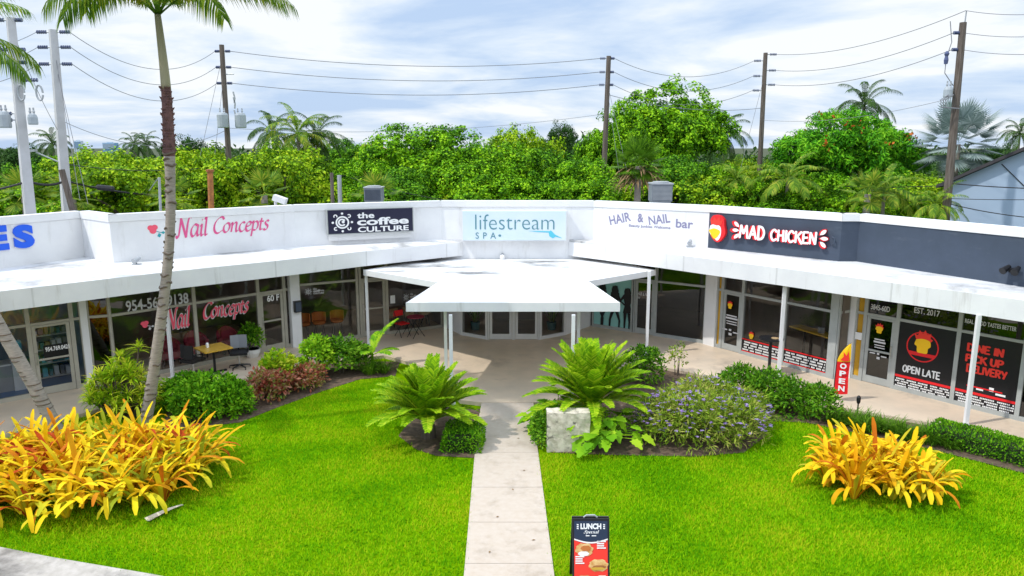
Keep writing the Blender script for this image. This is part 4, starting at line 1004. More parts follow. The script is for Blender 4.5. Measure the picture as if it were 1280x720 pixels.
def office_chair(c, rz, label, mesh):
    t = thing('swivel_chair', (0, 0, 0), label, 'chair')
    g = MB(); g.box(-.24, .24, -.24, .24, .44, .51); g.build('seat', M['black'], t)
    g = MB()
    for i in range(6):
        x0, x1 = -.23 + i * .0767, -.23 + (i + 1) * .0767; b0, b1 = .05 * abs(i - 3) / 3, .05 * abs(i - 2) / 3
        g.prism([(x0, .22 - b0), (x1, .22 - b1), (x1, .26 - b1), (x0, .26 - b0)], .56, .95)
    g.build('backrest', M[mesh], t)
    for s in (-1, 1): g = MB(); g.tube([(s * .25, -.1, .48), (s * .29, -.1, .66), (s * .29, .14, .68), (s * .22, .22, .6)], .018, 6); g.build('armrest', M['black'], t)
    g = MB(); g.tube([(0, 0, .1), (0, 0, .45)], .03, 8); g.build('gas_lift', M['steel'], t)
    for k in range(5):
        a = 2 * math.pi * k / 5 + .3; g = MB(); g.tube([(0, 0, .11), (.3 * math.cos(a), .3 * math.sin(a), .07)], [.028, .018], 6); l = g.build('leg', M['black'], t)
        g = MB(); x, y = .3 * math.cos(a), .3 * math.sin(a); g.tube([(x - .012, y, .03), (x + .012, y, .03)], .03, 10); g.build('castor', M['black'], l)
    t.location = c; t.rotation_euler = (0, 0, rz)
office_chair(at(300, 460, ZF), uang - .5, 'black swivel chair with grey mesh back, right of yellow table', 'greycloth')
office_chair(at(243, 470, ZF), uang + 1.9, 'all black swivel chair on the patio, left of yellow table', 'black')
# white pot with plant by the salon door
c = at(316, 446, ZF); t = thing('potted_plant', c, 'green plant in round white pot beside the nail salon door', 'potted plant')
g = MB(); g.lathe((c.x, c.y, ZF), [(.0, 0), (.16, 0), (.23, .14), (.24, .26), (.21, .26), (.2, .22), (0, .22)], 16); g.build('pot', M['terrpot'], t, smooth=False)
V, T = clump_crown([(c.x, c.y, ZF + .62, .26, .26, .34)], 120, 8, .12, .05, .1); npobj('foliage', V, T, M['shrubleaf'], t)
# black mailbox / speaker on the white pier
c = pp.pt(pp.L * .45, at(372, 383, 0).z, 0); c = pp.hit(371.5, 383, .11)
t = thing('wall_box', c, 'black speaker box on the white pier left of coffee shop', 'box')
g = MB(); g.obox(c, pp.u * .11, pp.n * .10, Vector((0, 0, .18))); g.build('cabinet', M['black'], t)
g = MB(); g.obox(c + pp.n * .105, pp.u * .09, pp.n * .004, Vector((0, 0, .15))); g.build('grille', M['charcoal'], t)
# things seen in the far-left shop
q = inside(L1, 88, 1.6); t = thing('display_shelf', q, 'white display shelf with packed goods behind the glass door with phone number', 'shelf'); u1, n1 = L1.u, L1.n
for z in (.05, .45, .85, 1.25, 1.6): g = MB(); g.obox(q + Vector((0, 0, z)), u1 * .5, n1 * .18, (0, 0, .012)); g.build('shelf_board', M['framewhite'], t)
for s in (-1, 1): g = MB(); g.obox(q + u1 * .51 * s + Vector((0, 0, .82)), u1 * .012, n1 * .18, (0, 0, .82)); g.build('side_panel', M['framewhite'], t)
rr_ = random.Random(5)
for z in (.05, .45, .85, 1.25):
    for i in range(7): w_, h_ = rr_.uniform(.04, .06), rr_.uniform(.12, .28); g = MB(); g.obox(q + u1 * (-.42 + .14 * i) + Vector((0, 0, z + .014 + h_ / 2)), u1 * w_, n1 * .1, (0, 0, h_ / 2)); g.build('packed_goods', M[rr_.choice(['decalwhite', 'tealpot', 'beigeseat', 'greycloth', 'aqua', 'navy'])], t)
q = inside(L1, 36, 1.0); t = thing('water_cooler', q, 'white water cooler with blue bottle behind the glass left of shop door', 'water cooler')
g = MB(); g.obox(q + Vector((0, 0, .48)), u1 * .16, n1 * .16, (0, 0, .48)); g.build('cabinet', M['framewhite'], t)
g = MB(); g.lathe(q + Vector((0, 0, .962)), [(.05, 0), (.13, .06), (.13, .34), (.10, .38), (0, .38)], 14); g.build('bottle', M['aqua'], t)
q = inside(L1, 5, 1.2); t = thing('reception_desk', q, 'grey reception desk behind the leftmost shop glass', 'desk')
g = MB(); g.obox(q + Vector((0, 0, .72)), u1 * .7, n1 * .3, (0, 0, .02)); g.build('desktop', M['framewhite'], t)
g = MB(); g.obox(q + n1 * .26 + Vector((0, 0, .35)), u1 * .66, n1 * .015, (0, 0, .35)); g.build('front_panel', M['greycloth'], t)
for s in (-1, 1): g = MB(); g.obox(q + u1 * .64 * s + Vector((0, 0, .35)), u1 * .02, n1 * .22, (0, 0, .35)); g.build('side_panel', M['greycloth'], t)
# coffee shop interior chairs
cang = math.atan2(L3.u.y, L3.u.x)
def cafe_chair(c, rz, label, m, group):
    t = thing('cafe_chair', (0, 0, 0), label, 'chair', group)
    g = MB(); g.lathe((0, 0, .42), [(0, 0), (.2, 0), (.23, .04), (.2, .09), (0, .1)], 16); g.build('seat', M[m], t, smooth=True)
    g = MB(); pts = [(.24 * math.cos(R(5 + 170 * i / 8)), .24 * math.sin(R(5 + 170 * i / 8))) for i in range(9)]
    for i in range(8): g.prism([(pts[i][0] * .85, pts[i][1] * .85), pts[i], pts[i + 1], (pts[i + 1][0] * .85, pts[i + 1][1] * .85)], .5, [.80, .80, .80, .80])
    g.build('backrest', M[m], t)
    for a in (45, 135, 225, 315): g = MB(); x, y = math.cos(R(a)), math.sin(R(a)); g.tube([(x * .14, y * .14, .43), (x * .22, y * .22, 0)], .014, 6); g.build('leg', M['black'], t)
    t.location = c; t.rotation_euler = (0, 0, rz)
for px, lb in ((388, 'orange cafe chair behind the coffee shop glass, nearest the black speaker box'), (408, 'middle one of the orange cafe chairs behind the coffee shop glass'), (431, 'orange cafe chair behind the coffee shop glass, nearest the shop door')):
    cafe_chair(inside(L3, px, .9), cang, lb, 'orangeseat', 'orange chairs inside the coffee shop')
for px, lb in ((497, 'beige cafe chair behind the glass, nearest the folding bistro table'), (518, 'middle one of the beige cafe chairs behind the coffee shop glass'), (538, 'beige cafe chair behind the glass, nearest the entrance recess')):
    cafe_chair(inside(L3, px, .6), cang + math.pi, lb, 'beigeseat', 'beige chairs inside the coffee shop')
# folding bistro table and red folding chair outside
c = at(520, 421, ZF); t = thing('bistro_table', c, 'small black folding bistro table on the patio by coffee shop window', 'table')
g = MB(); g.tube([(c.x, c.y, ZF + .70), (c.x, c.y, ZF + .72)], .30, 20); g.build('tabletop', M['burgundy'], t)
for s in (-1, 1):
    for d in (-.16, .16): g = MB(); g.tube([c + u * (-.25 * s) + n * d, c + u * (.25 * s) + n * d + Vector((0, 0, .70))], .012, 5); g.build('leg', M['black'], t)
c = at(503, 420, ZF); t = thing('folding_chair', c, 'red folding chair left of the bistro table', 'chair')
for z, lb, dz in ((.45, 'seat', 0), (.74, 'backrest', 1)):
    g = MB()
    if dz: g.obox(c + n * -.2 + Vector((0, 0, .78)), u * .19, n * .012, (0, 0, .1))
    else: g.obox(c + Vector((0, 0, .45)), u * .19, n * .19, (0, 0, .012))
    g.build(lb, M['red'], t)
for s in (-1, 1):
    g = MB(); g.tube([c + u * .19 * s + n * .2, c + u * .19 * s - n * .2 + Vector((0, 0, .88))], .012, 5); g.build('leg', M['black'], t)
    g = MB(); g.tube([c + u * .17 * s - n * .2, c + u * .17 * s + n * .18 + Vector((0, 0, .46))], .012, 5); g.build('leg', M['black'], t)
# potted plants inside the entrance bay
for px, lb in ((593, 'leafy plant in teal pot behind the entrance glass, left of the double doors'), (691, 'leafy plant in teal pot behind the entrance glass, right of the double doors')):
    c = at(px, 419, ZF); c = Vector((c.x, c.y + .8, ZF + .008)); t = thing('potted_plant', c, lb, 'potted plant')
    g = MB(); g.lathe((c.x, c.y, c.z), [(0, 0), (.14, 0), (.18, .28), (.15, .28), (.14, .24), (0, .24)], 14); g.build('pot', M['tealpot'], t)
    nb = 26; V, T = ribbons(np.tile([c.x, c.y, c.z + .24], (nb, 1)) + rng.normal(0, .04, (nb, 3)) * [1, 1, 0], rng.uniform(0, 6.28, nb), rng.uniform(1.0, 1.5, nb), rng.uniform(.6, 1.1, nb), np.full(nb, .045), rng.uniform(.1, .7, nb)); npobj('foliage', V, T, M['shrubleaf'], t)
# restaurant: long counter inside, bar table outside
pa, pb = inside(R2, 968, .9), inside(R2, 1030, .55); mid = (pa + pb) / 2
t = thing('counter_table', mid, 'long narrow yellow counter table behind the restaurant glass', 'table')
g = MB(); g.bar(pa + Vector((0, 0, 1.02)), pb + Vector((0, 0, 1.02)), .45, .04); g.build('tabletop', M['yellowtop'], t)
for k in (.25, .75): q = pa.lerp(pb, k); g = MB(); g.tube([q, q + Vector((0, 0, 1.0))], .035, 8); g.tube([q, q + Vector((0, 0, .03))], .2, 14); g.build('leg', M['black'], t)
q = pa.lerp(pb, .62); g = MB(); g.box(q.x - .07, q.x + .07, q.y - .06, q.y + .06, q.z + 1.041, q.z + 1.19); g.box(q.x - .08, q.x + .08, q.y - .07, q.y + .07, q.z + 1.19, q.z + 1.205)
tag(g.build('napkin_dispenser', M['galv'], org=(q.x, q.y, q.z + 1.04)), 'small grey napkin dispenser on the long yellow counter table', 'dispenser')
c = at(961, 466, ZF); t = thing('bar_table', c, 'tall round black bar table on the patio behind a white post', 'table')
g = MB(); g.tube([(c.x, c.y, ZF + 1.0), (c.x, c.y, ZF + 1.035)], .34, 24); g.build('tabletop', M['black'], t)
g = MB(); g.tube([(c.x, c.y, ZF + .03), (c.x, c.y, ZF + 1.0)], .045, 10); g.build('pedestal', M['black'], t)
g = MB(); g.lathe((c.x, c.y, ZF), [(.30, 0), (.30, .02), (.08, .05), (.0, .05)], 24); g.build('foot', M['black'], t)
g = MB(); g.tube([(c.x + .1, c.y - .05, ZF + 1.036), (c.x + .1, c.y - .05, ZF + 1.05)], .11, 14)
tag(g.build('serving_plate', M['beigeseat'], org=(c.x + .1, c.y - .05, ZF + 1.036)), 'tan round tray lying on the tall black bar table', 'tray')
# OPEN feather flag
c = at(1041, 502, .05); t = thing('feather_flag', c, 'red feather flag with white OPEN letters beside the restaurant', 'flag')
pf = Plane(c, c + Vector((.80, -.45, 0)))
Hf = 2.02
g = MB(); g.tube([c, c + Vector((0, 0, .8)), c + pf.u * .02 + Vector((0, 0, 1.5)), c + pf.u * .12 + Vector((0, 0, 1.82)), c + pf.u * .42 + Vector((0, 0, Hf + .1))], [.016, .014, .011, .008, .005], 6); g.build('pole', M['black'], t)
def flagx(z): return (.01 if z < 1.3 else .01 + .40 * ((z - 1.3) / (Hf + .1 - 1.3)) ** 1.9)
def flagr(z): return .42 + .01 * math.sin(z * 5)
for nm, m_, z0, z1 in (('banner', 'red', .30, 1.42), ('banner_tip', 'gold', 1.42, Hf + .05)):
    g = MB(); n_ = 12; V = []
    for i in range(n_ + 1):
        z = z0 + (z1 - z0) * i / n_; wv = .03 * math.sin(z * 4.2)
        V += [pf.pt(flagx(z), c.z + z, 0), pf.pt((flagx(z) + flagr(z)) / 2, c.z + z, wv), pf.pt(max(flagr(z), flagx(z) + .01), c.z + z + .04, wv * .4)]
    Fq = []
    for i in range(n_): a = i * 3; Fq += [(a, a + 1, a + 4, a + 3), (a + 1, a + 2, a + 5, a + 4)]
    g.add(V, Fq); g.build(nm, M[m_], t)
g = MB()
for i, ch in enumerate('OPEN'):
    z = 1.20 - i * .26; V, Fs = textgeo(ch, .04); x0, x1 = min(p[0] for p in V), max(p[0] for p in V); y0, y1 = min(p[1] for p in V), max(p[1] for p in V)
    g.flat([((p - x0) / (x1 - x0) * .20 + .13, (q - y0) / (y1 - y0) * .19 + z) for p, q in V], Fs, c + pf.n * .045, pf.u, Vector((0, 0, 1)))
g.build('lettering', M['decalwhite'], t)
g = MB(); V = [(.12, 1.48), (.22, 1.62), (.2, 1.78), (.30, 1.66), (.36, 1.84), (.38, 1.6), (.40, 1.5), (.28, 1.46)]
g.flat(V, [list(range(len(V)))[::-1]], c + pf.n * .036, pf.u, Vector((0, 0, 1))); g.build('flame_mark', M['hotred'], t); t.scale = (.76, .76, .76)
# A-frame lunch board
b0, b1 = at(717, 735, 0), at(765, 735, 0); w_ = .62; hgt = 1.08
yF = 9.75; x0, x1 = .885, 1.43
t = thing('sandwich_board', ((x0 + x1) / 2, yF + .25, 0), 'black A frame lunch menu board with red food pictures standing on the lawn', 'sign')
top = atY(737, 647, yF + .27); zt = top.z; print('aframe top', zt, top.x, at(717, 720, 0), at(765, 720, 0))
lean = .26
def bp(a, b, o=0.0):   # a across 0..1, b up 0..1 on the front board
    y = yF + lean * b; d = Vector((0, -zt, lean)).normalized()
    return Vector((x0 + (x1 - x0) * a, y, .03 + (zt - .03) * b)) + d * o
g = MB(); P = [bp(0, 0), bp(1, 0), bp(1, 1), bp(0, 1)]; Q = [bp(0, 0, .03), bp(1, 0, .03), bp(1, 1, .03), bp(0, 1, .03)]
g.add(P + Q, [(3, 2, 1, 0), (4, 5, 6, 7), (0, 1, 5, 4), (1, 2, 6, 5), (2, 3, 7, 6), (3, 0, 4, 7)]); g.build('front_board', M['black'], t)
g = MB()
rb = lambda a, b, o: Vector((x0 + (x1 - x0) * a, yF + lean + .03 + lean * (1 - b), .03 + (zt - .03) * b)) + Vector((0, o, 0))
P = [rb(0, 0, 0), rb(1, 0, 0), rb(1, 1, 0), rb(0, 1, 0)]; Q = [rb(0, 0, .03), rb(1, 0, .03), rb(1, 1, .03), rb(0, 1, .03)]
g.add(P + Q, [(0, 1, 2, 3), (7, 6, 5, 4), (4, 5, 1, 0), (5, 6, 2, 1), (6, 7, 3, 2), (7, 4, 0, 3)]); g.build('rear_board', M['black'], t)
g = MB(); m_ = bp(.5, 1, .0); g.tube([m_ + Vector((-.1, .02, 0)), m_ + Vector((-.06, .02, .035)), m_ + Vector((.06, .02, .035)), m_ + Vector((.1, .02, 0))], .012, 6); g.build('carry_handle', M['galv'], t)
def panel(V, m, o, nm):
    g = MB(); g.add([bp(a, b, .03 + o) for a, b in V], [list(range(len(V)))]); return g.build(nm, M[m], t)
panel([(.05, .03), (.95, .03), (.95, .80), (.05, .80)], 'hotred', .004, 'red_poster')
arc = [(.05 + .9 * i / 14, .745 - .045 * math.sin(math.pi * i / 14)) for i in range(15)]
panel(arc + [(.95, .97), (.05, .97)], 'aframe', .008, 'poster_header')
g = MB()
for i in range(14): g.add([bp(arc[i][0], arc[i][1] - .018, .043), bp(arc[i + 1][0], arc[i + 1][1] - .018, .043), bp(arc[i + 1][0], arc[i + 1][1], .043), bp(arc[i][0], arc[i][1], .043)], [(0, 1, 2, 3)])
g.build('white_curve', M['decalwhite'], t)
def btext(s_, font, a0, a1, b0_, b1_, nm, w=.2, kind='T'):
    shapes = [textgeo(s_, font)] if kind == 'T' else strokegeo(s_, SCRIPT, .1, (.75, .66), .2)
    xs = [p for V, _ in shapes for p, q in V]; ysx = [q for V, _ in shapes for p, q in V]; g = MB()
    for i, (V, Fs) in enumerate(shapes):
        g.add([bp(a0 + (p - min(xs)) / (max(xs) - min(xs)) * (a1 - a0), b0_ + (q - min(ysx)) / (max(ysx) - min(ysx)) * (b1_ - b0_), .043 + .0006 * i) for p, q in V], fix_faces(V, Fs))
    return g.build(nm, M['decalwhite'], t)
btext('LUNCH', .05, .22, .78, .865, .94, 'lettering'); btext('Special', 0, .3, .72, .80, .855, 'lettering', kind='S')
g = MB()
for s in (.12, .83):
    for k in range(3): V = [(s, .87 + k * .024), (s + .05, .865 + k * .024), (s + .05, .88 + k * .024), (s, .885 + k * .024)]; g.add([bp(a, b, .043) for a, b in V], [(0, 1, 2, 3)])
for a, b, w in ((.36, .775, .1), (.52, .775, .12)): g.add([bp(p, q, .043) for p, q in ((a, b), (a + w, b), (a + w, b + .012), (a, b + .012))], [(0, 1, 2, 3)])
for cx, cy, r_ in ((.68, .615, .3), (.1, .42, .3), (.72, .17, .24)):
    for k in range(4): ww = r_ * (.8 if k in (1, 2) else 1) ; V = [(cx - .02, cy + k * .028), (cx - .02 + ww * .8, cy + k * .028), (cx - .02 + ww * .8, cy + k * .028 + .016), (cx - .02, cy + k * .028 + .016)]; g.add([bp(a, b, .043) for a, b in V], [(0, 1, 2, 3)])
g.build('poster_print', M['decalwhite'], t)
def blobp(cx, cy, rx, ry, m, o, nm): panel([(cx + rx * math.cos(2 * math.pi * i / 22) * (1 + .1 * math.sin(i * 2.3)), cy + ry * math.sin(2 * math.pi * i / 22) * (1 + .1 * math.cos(i * 1.7))) for i in range(22)], m, o, nm)
blobp(.32, .60, .24, .085, 'cream', .010, 'food_picture'); blobp(.30, .55, .15, .03, 'decalwhite', .013, 'food_picture'); blobp(.36, .62, .14, .035, 'orangeseat', .016, 'food_picture')
blobp(.70, .40, .26, .08, 'cream', .010, 'food_picture'); blobp(.72, .38, .18, .022, 'orangepipe', .014, 'food_picture'); blobp(.68, .36, .2, .018, 'yellowtop', .018, 'food_picture')
blobp(.32, .2, .22, .075, 'beigeseat', .010, 'food_picture'); blobp(.32, .23, .15, .03, 'cream', .014, 'food_picture'); blobp(.36, .12, .1, .04, 'decalwhite', .018, 'food_picture')

# limestone block
q0, q1 = at(684, 566, 0), at(737, 566, 0); zt = atY(710, 517, q0.y).z
bm = bmesh_ = None
import bmesh
bm = bmesh.new(); bmesh.ops.create_cube(bm, size=1)
bmesh.ops.subdivide_edges(bm, edges=bm.edges[:], cuts=7, use_grid_fill=True)
for v in bm.verts:
    v.co = Vector((v.co.x * (q1.x - q0.x), v.co.y * .34, (v.co.z + .5) * (zt + .02) - .02))
    v.co += Vector((random.gauss(0, .008), random.gauss(0, .01), random.gauss(0, .008) if v.co.z > .05 else 0))
me = bpy.data.meshes.new('stone_block'); bm.to_mesh(me); bm.free(); me.materials.append(M['stone'])
o = bpy.data.objects.new('stone_block', me); C.objects.link(o); o.location = ((q0.x + q1.x) / 2, q0.y + .18, 0); tag(o, 'weathered pale limestone block standing on lawn edge before the right cycad', 'stone block')
# fallen palm sheath on the lawn and garden lamp
p0, p1 = at(184, 651, .02), at(229, 632, .03); g = MB(); dd = (p1 - p0); sdv = Vector((-dd.y, dd.x, 0)).normalized(); V = []
for i in range(9):
    k = i / 8; w = .085 * (1 - k) ** .6 + .006; c = p0 + dd * k + Vector((0, 0, .02 * math.sin(3 * k)))
    V += [c - sdv * w + Vector((0, 0, .03)), c, c + sdv * w + Vector((0, 0, .025))]
g.add(V, [f for i in range(8) for f in ((i * 3, i * 3 + 3, i * 3 + 4, i * 3 + 1), (i * 3 + 1, i * 3 + 4, i * 3 + 5, i * 3 + 2))]); tag(g.build('palm_sheath', M['dryleaf'], org=p0), 'pale dry palm leaf sheath lying on the lawn by the bromeliads', 'fallen leaf')
c = at(1071, 524, 0); t = thing('garden_lamp', c, 'small black garden lamp among grassy clumps near the flag', 'lamp')
g = MB(); g.tube([c, c + Vector((0, 0, .42))], .018, 6); g.build('stake', M['black'], t); g = MB(); g.lathe((c.x, c.y, .40), [(.03, 0), (.05, .06), (.05, .16), (.02, .2)], 8); g.build('lamp_head', M['black'], t)

for i, (px, py) in enumerate(((667, 675), (641, 612), (622, 646), (655, 588), (612, 690), (648, 548))):
    c = at(px, py, .036); a = i * 1.9; g = MB(); dx, dy = math.cos(a) * .035, math.sin(a) * .035
    g.add([c + Vector((-dx, -dy, 0)), c + Vector((-dy * .5, dx * .5, .008)), c + Vector((dx, dy, .004)), c + Vector((dy * .5, -dx * .5, .010))], [(0, 3, 2, 1)])
    tag(g.build('fallen_leaf', M['thatch'], org=c), 'small dry brown leaf lying on the pale concrete path', 'fallen leaf', 'dry leaves on the path')
# ================================================================== PLANTS NEAR BY
lawnL = [(-400, 690), (0, 546), (60, 532), (120, 516), (200, 540), (300, 530), (345, 512), (400, 491), (450, 476), (494, 472), (505, 480), (530, 470), (520, 520), (497, 545), (519, 564), (545, 572), (593, 575), (579.5, 722), (572, 790), (300, 790), (190, 721), (0, 687), (-300, 640)]
lawnR = [(673, 569), (689, 567), (760, 570), (870, 572), (931, 567), (960, 546), (957, 518), (1010, 530), (1160, 562), (1295, 597), (1480, 650), (1480, 790), (701, 790), (694.5, 722)]
side = lambda pl: [at(a, b, 0) for a, b in pl]
gp = np.concatenate([scatter(side(lawnL), 130000), scatter(side(lawnR), 140000)])
sw2 = np.array([(p[0], p[1]) for p in sw]); gp = gp[~in_poly(gp, sw2)]; gp = gp + rng.normal(0, .035, gp.shape)
ng = len(gp); az = rng.uniform(0, 6.283, ng); hgt = rng.uniform(.025, .065, ng); ln = rng.uniform(.2, 1.1, ng) * hgt; wd = rng.uniform(.006, .012, ng)
base = np.column_stack([gp, np.zeros(ng)]); dirv = np.column_stack([np.cos(az), np.sin(az), np.zeros(ng)]); sdv = np.column_stack([-np.sin(az), np.cos(az), np.zeros(ng)])
GV = np.stack([base - sdv * wd[:, None], base + sdv * wd[:, None], base + dirv * ln[:, None] + np.array([0, 0, 1]) * hgt[:, None]], 1).reshape(-1, 3)
o = npobj('lawn_grass', GV, np.arange(ng * 3).reshape(-1, 3), M['grass']); tag(o, kind='stuff')

def bromeliads(name, label, pts, m, Lr=(.85, 1.3), nl=(20, 27)):
    Vs = []
    c0 = np.mean([p[:2] for p in pts], 0)
    for (x, y, k) in pts:
        n = rng.integers(*nl); a = rng.uniform(0, 6.283) + np.arange(n) * 2.4; el = np.clip(rng.normal(1.2, .16, n), .75, 1.48)
        b = np.column_stack([x + .05 * np.cos(a), y + .05 * np.sin(a), np.full(n, .02)])
        Vs.append(ribbons(b, a, el, rng.uniform(*Lr, n) * k, rng.uniform(.066, .098, n), np.where(rng.random(n) < .3, rng.uniform(.3, 1.2, n), rng.uniform(1.6, 2.75, n)), seg=9, tip=.4, blunt=7))
    V, T = join(Vs); return tag(npobj(name, V, T, m, org=(c0[0], c0[1], 0)), label, 'bromeliad')
bp_ = [at(a, b, 0) for a, b in [(-60, 600), (0, 585), (70, 570), (150, 572), (220, 570), (262, 578), (255, 605), (215, 628), (160, 640), (100, 648), (40, 650), (-20, 655), (-90, 660)]]
pts = []
cand = scatter(bp_, 900)
for x, y in cand:
    if all((x - a) ** 2 + (y - b) ** 2 > .40 ** 2 for a, b, _ in pts): pts.append((x, y, rng.uniform(.85, 1.15)))
bromeliads('bromeliad_bed', 'wide yellow and orange strap leaved bromeliad mass around the palm trunks', pts, M['brom'])
cR = at(1093, 607, 0); pts = []
for i in range(400):
    a, r_ = rng.uniform(0, 6.283), .92 * math.sqrt(rng.random()); x, y = cR.x + r_ * math.cos(a), cR.y + r_ * math.sin(a) * .95
    if all((x - p) ** 2 + (y - q) ** 2 > .36 ** 2 for p, q, _ in pts): pts.append((x, y, (1.25 - .45 * r_)))
cl = bromeliads('bromeliad_clump', 'round golden yellow bromeliad clump alone on the right lawn', pts, M['bromright'], Lr=(.7, 1.05)); cl.scale = (1.04, 1.04, 1.28)

def cycad(c, nf, L, trunk, label, seed, shift=0):
    r_ = np.random.default_rng(seed); t = thing('cycad', c, label, 'cycad')
    g = MB(); pr = [(c.x, c.y, 0), (c.x, c.y, trunk * .5), (c.x, c.y, trunk)]; g.tube(pr, [.17, .16, .12], 10); g.build('trunk', M['bark'], t)
    for i in range(nf):
        k = (i + .5) / nf; el = 1.50 - 1.05 * k ** 1.4 + r_.normal(0, .08); az = i * 2.39996 + r_.normal(0, .15)
        V, T = frond((c.x + .08 * math.cos(az), c.y + .08 * math.sin(az), trunk - .03), az, el, L * r_.uniform(.85, 1.08), .38 + .66 * k + r_.uniform(0, .25), 54, .27, .036, sag=.15, vup=.35, r=r_, seg=10, start=.10, rw=.03, sweep=.7)
        npobj('frond', V, T, M['cycad'], t)
cycad(at(536, 547, 0), 78, 1.40, .42, 'bright green cycad left of the path beside a clipped hedge block', 11)
cycad(at(738, 534, 0), 84, 1.62, .55, 'taller cycad right of the path behind the limestone block', 12)

def shrub(name, label, lobes, m, L, W, dens, nleaf=9, cr=.12, org=None, cat='shrub', seed=1, stems=True, inner=.3):
    r_ = np.random.default_rng(seed); x, y = lobes[0][0], lobes[0][1]
    t = thing(name, (x, y, 0), label, cat)
    V, T = clump_crown(lobes, dens, nleaf, L, W, cr, r_, zmin=.02, inner=inner); npobj('foliage', V, T, m, t)
    g = MB()
    for (a, b, cz, rx, ry, rz) in lobes:
        for i in range(3): an = i * 2.1 + a; g.tube([(a + .05 * math.cos(an), b + .05 * math.sin(an), 0), (a + rx * .4 * math.cos(an), b + ry * .4 * math.sin(an), cz)], [.016, .008], 5)
    g.build('stem', M['bark'], t); return t
def lob(px, py, rx, ry, rz, cz=None): p = at(px, py, 0); return (p.x, p.y, cz if cz is not None else rz * .75, rx, ry, rz)
shrub('round_shrub', 'dense rounded bright green shrub between bromeliads and patio', [lob(262, 518, .80, .65, .62, .34), lob(235, 512, .6, .5, .52, .3), lob(290, 517, .45, .45, .5, .28)], M['boxleaf'], .10, .05, 80, 12, .10, seed=2)
shrub('croton_bush', 'red leaved low bush in the left bed before the salon patio', [lob(332, 500, .42, .4, .42), lob(350, 494, .4, .4, .36)], M['croton'], .13, .055, 70, 8, .12, seed=3)
shrub('croton_bush', 'low reddish brown bush between two green bushes in left bed', [lob(376, 487, .42, .36, .32), lob(390, 480, .3, .3, .28)], M['croton'], .12, .05, 60, 8, .12, seed=4)
shrub('leafy_shrub', 'yellow green leafy bush above the red bush in left bed', [lob(349, 488, .42, .38, .50, .5)], M['drac'], .13, .07, 70, 8, .12, seed=5)
shrub('leafy_shrub', 'green leafy bush before the white pier and black speaker box', [lob(398, 470, .44, .4, .55, .52)], M['philo'], .13, .07, 65, 8, .12, seed=6)
shrub('leafy_shrub', 'dark green bush between the leafy bush and young palm', [lob(428, 466, .55, .42, .52, .48), lob(445, 463, .35, .35, .4, .38)], M['shrubleaf'], .12, .05, 70, 8, .12, seed=7)
# clipped hedge block beside the left cycad
def hedge(name, label, A_, B_, half, h, m, seed, L=.06, W=.032, dens=260, rnd=.0):
    r_ = np.random.default_rng(seed); A_, B_ = Vector((A_[0], A_[1], 0)), Vector((B_[0], B_[1], 0)); uu = (B_ - A_); ln_ = uu.length; uu.normalize(); vv = Vector((-uu.y, uu.x, 0))
    t = thing(name, ((A_ + B_) / 2), label, 'hedge')
    area = ln_ * h * 2 + 2 * half * h * 2 + ln_ * 2 * half; n_ = int(area * dens * 5)
    w = np.array([ln_ * h, ln_ * h, 2 * half * h, 2 * half * h, ln_ * 2 * half * 1.3]); f_ = r_.choice(5, n_, p=w / w.sum()); a, b = r_.random(n_), r_.random(n_)
    X = np.where(f_ == 2, 0, np.where(f_ == 3, 1, a)) * ln_; Yv = np.where(f_ == 0, -half, np.where(f_ == 1, half, (b * 2 - 1) * half)); Zv = np.where(f_ == 4, h, np.where(f_ < 2, b, a) * h)
    Yv = np.where((f_ == 2) | (f_ == 3), (b * 2 - 1) * half, Yv)
    nx = np.select([f_ == 2, f_ == 3], [-1., 1.], 0.); ny = np.select([f_ == 0, f_ == 1], [-1., 1.], 0.); nz = (f_ == 4) * 1.0
    dep = r_.exponential(.03, n_) - .02 + .03 * np.sin(X * 5 + seed) * np.sin(Zv * 6 + Yv * 5)
    loc = np.stack([X - nx * dep, Yv - ny * dep, np.maximum(Zv - nz * dep, .02)], 1); nn = np.stack([nx, ny, nz + .35], 1)
    if rnd: loc[:, 2] *= 1 - rnd * np.clip(np.abs(loc[:, 1]) / half - .4, 0, 1)
    toW = lambda q: q[:, :1] * np.array(uu) + q[:, 1:2] * np.array(vv) + q[:, 2:] * np.array([0, 0, 1.])
    P = toW(loc) + np.array(A_); d = unit(toW(nn) + rand_dirs(n_, r_) * 1.1)
    V, T = leaf_cards(P, d, unit(rand_dirs(n_, r_) + np.array([0, 0, .8])), L * r_.uniform(.7, 1.3, n_), W); npobj('foliage', V, T, m, t)
    g = MB(); g.obox((A_ + B_) / 2 + Vector((0, 0, h * .45)), uu * (ln_ / 2 - .08), vv * (half - .08), (0, 0, h * .43)); g.build('twig_core', M['soilgreen'], t)
M['soilgreen'] = mat('dark_twigs', (.02, .045, .008), .9, (.015, .025, .006), 9)
a, b = at(556, 566, 0), at(601, 568, 0)
hedge('hedge_block', 'small clipped square hedge block between left cycad and path', (a.x, a.y + .38), (b.x, b.y + .40), .42, .42, M['boxleaf'], 21)
a, b = at(1185, 556, 0), at(1300, 590, 0)
hedge('clipped_hedge', 'low clipped green hedge along the right patio edge at the picture edge', (a.x - .1, a.y + .4), (b.x + .4, b.y + .1), .42, .40, M['boxleaf'], 22, dens=200, rnd=.3)
a, b = at(664, 555, 0), at(680, 558, 0)
shrub('leafy_shrub', 'small dark green shrub squeezed between path and limestone block', [lob(676, 557, .18, .3, .42, .3)], M['shrubleaf'], .08, .04, 110, 8, .08, seed=8)
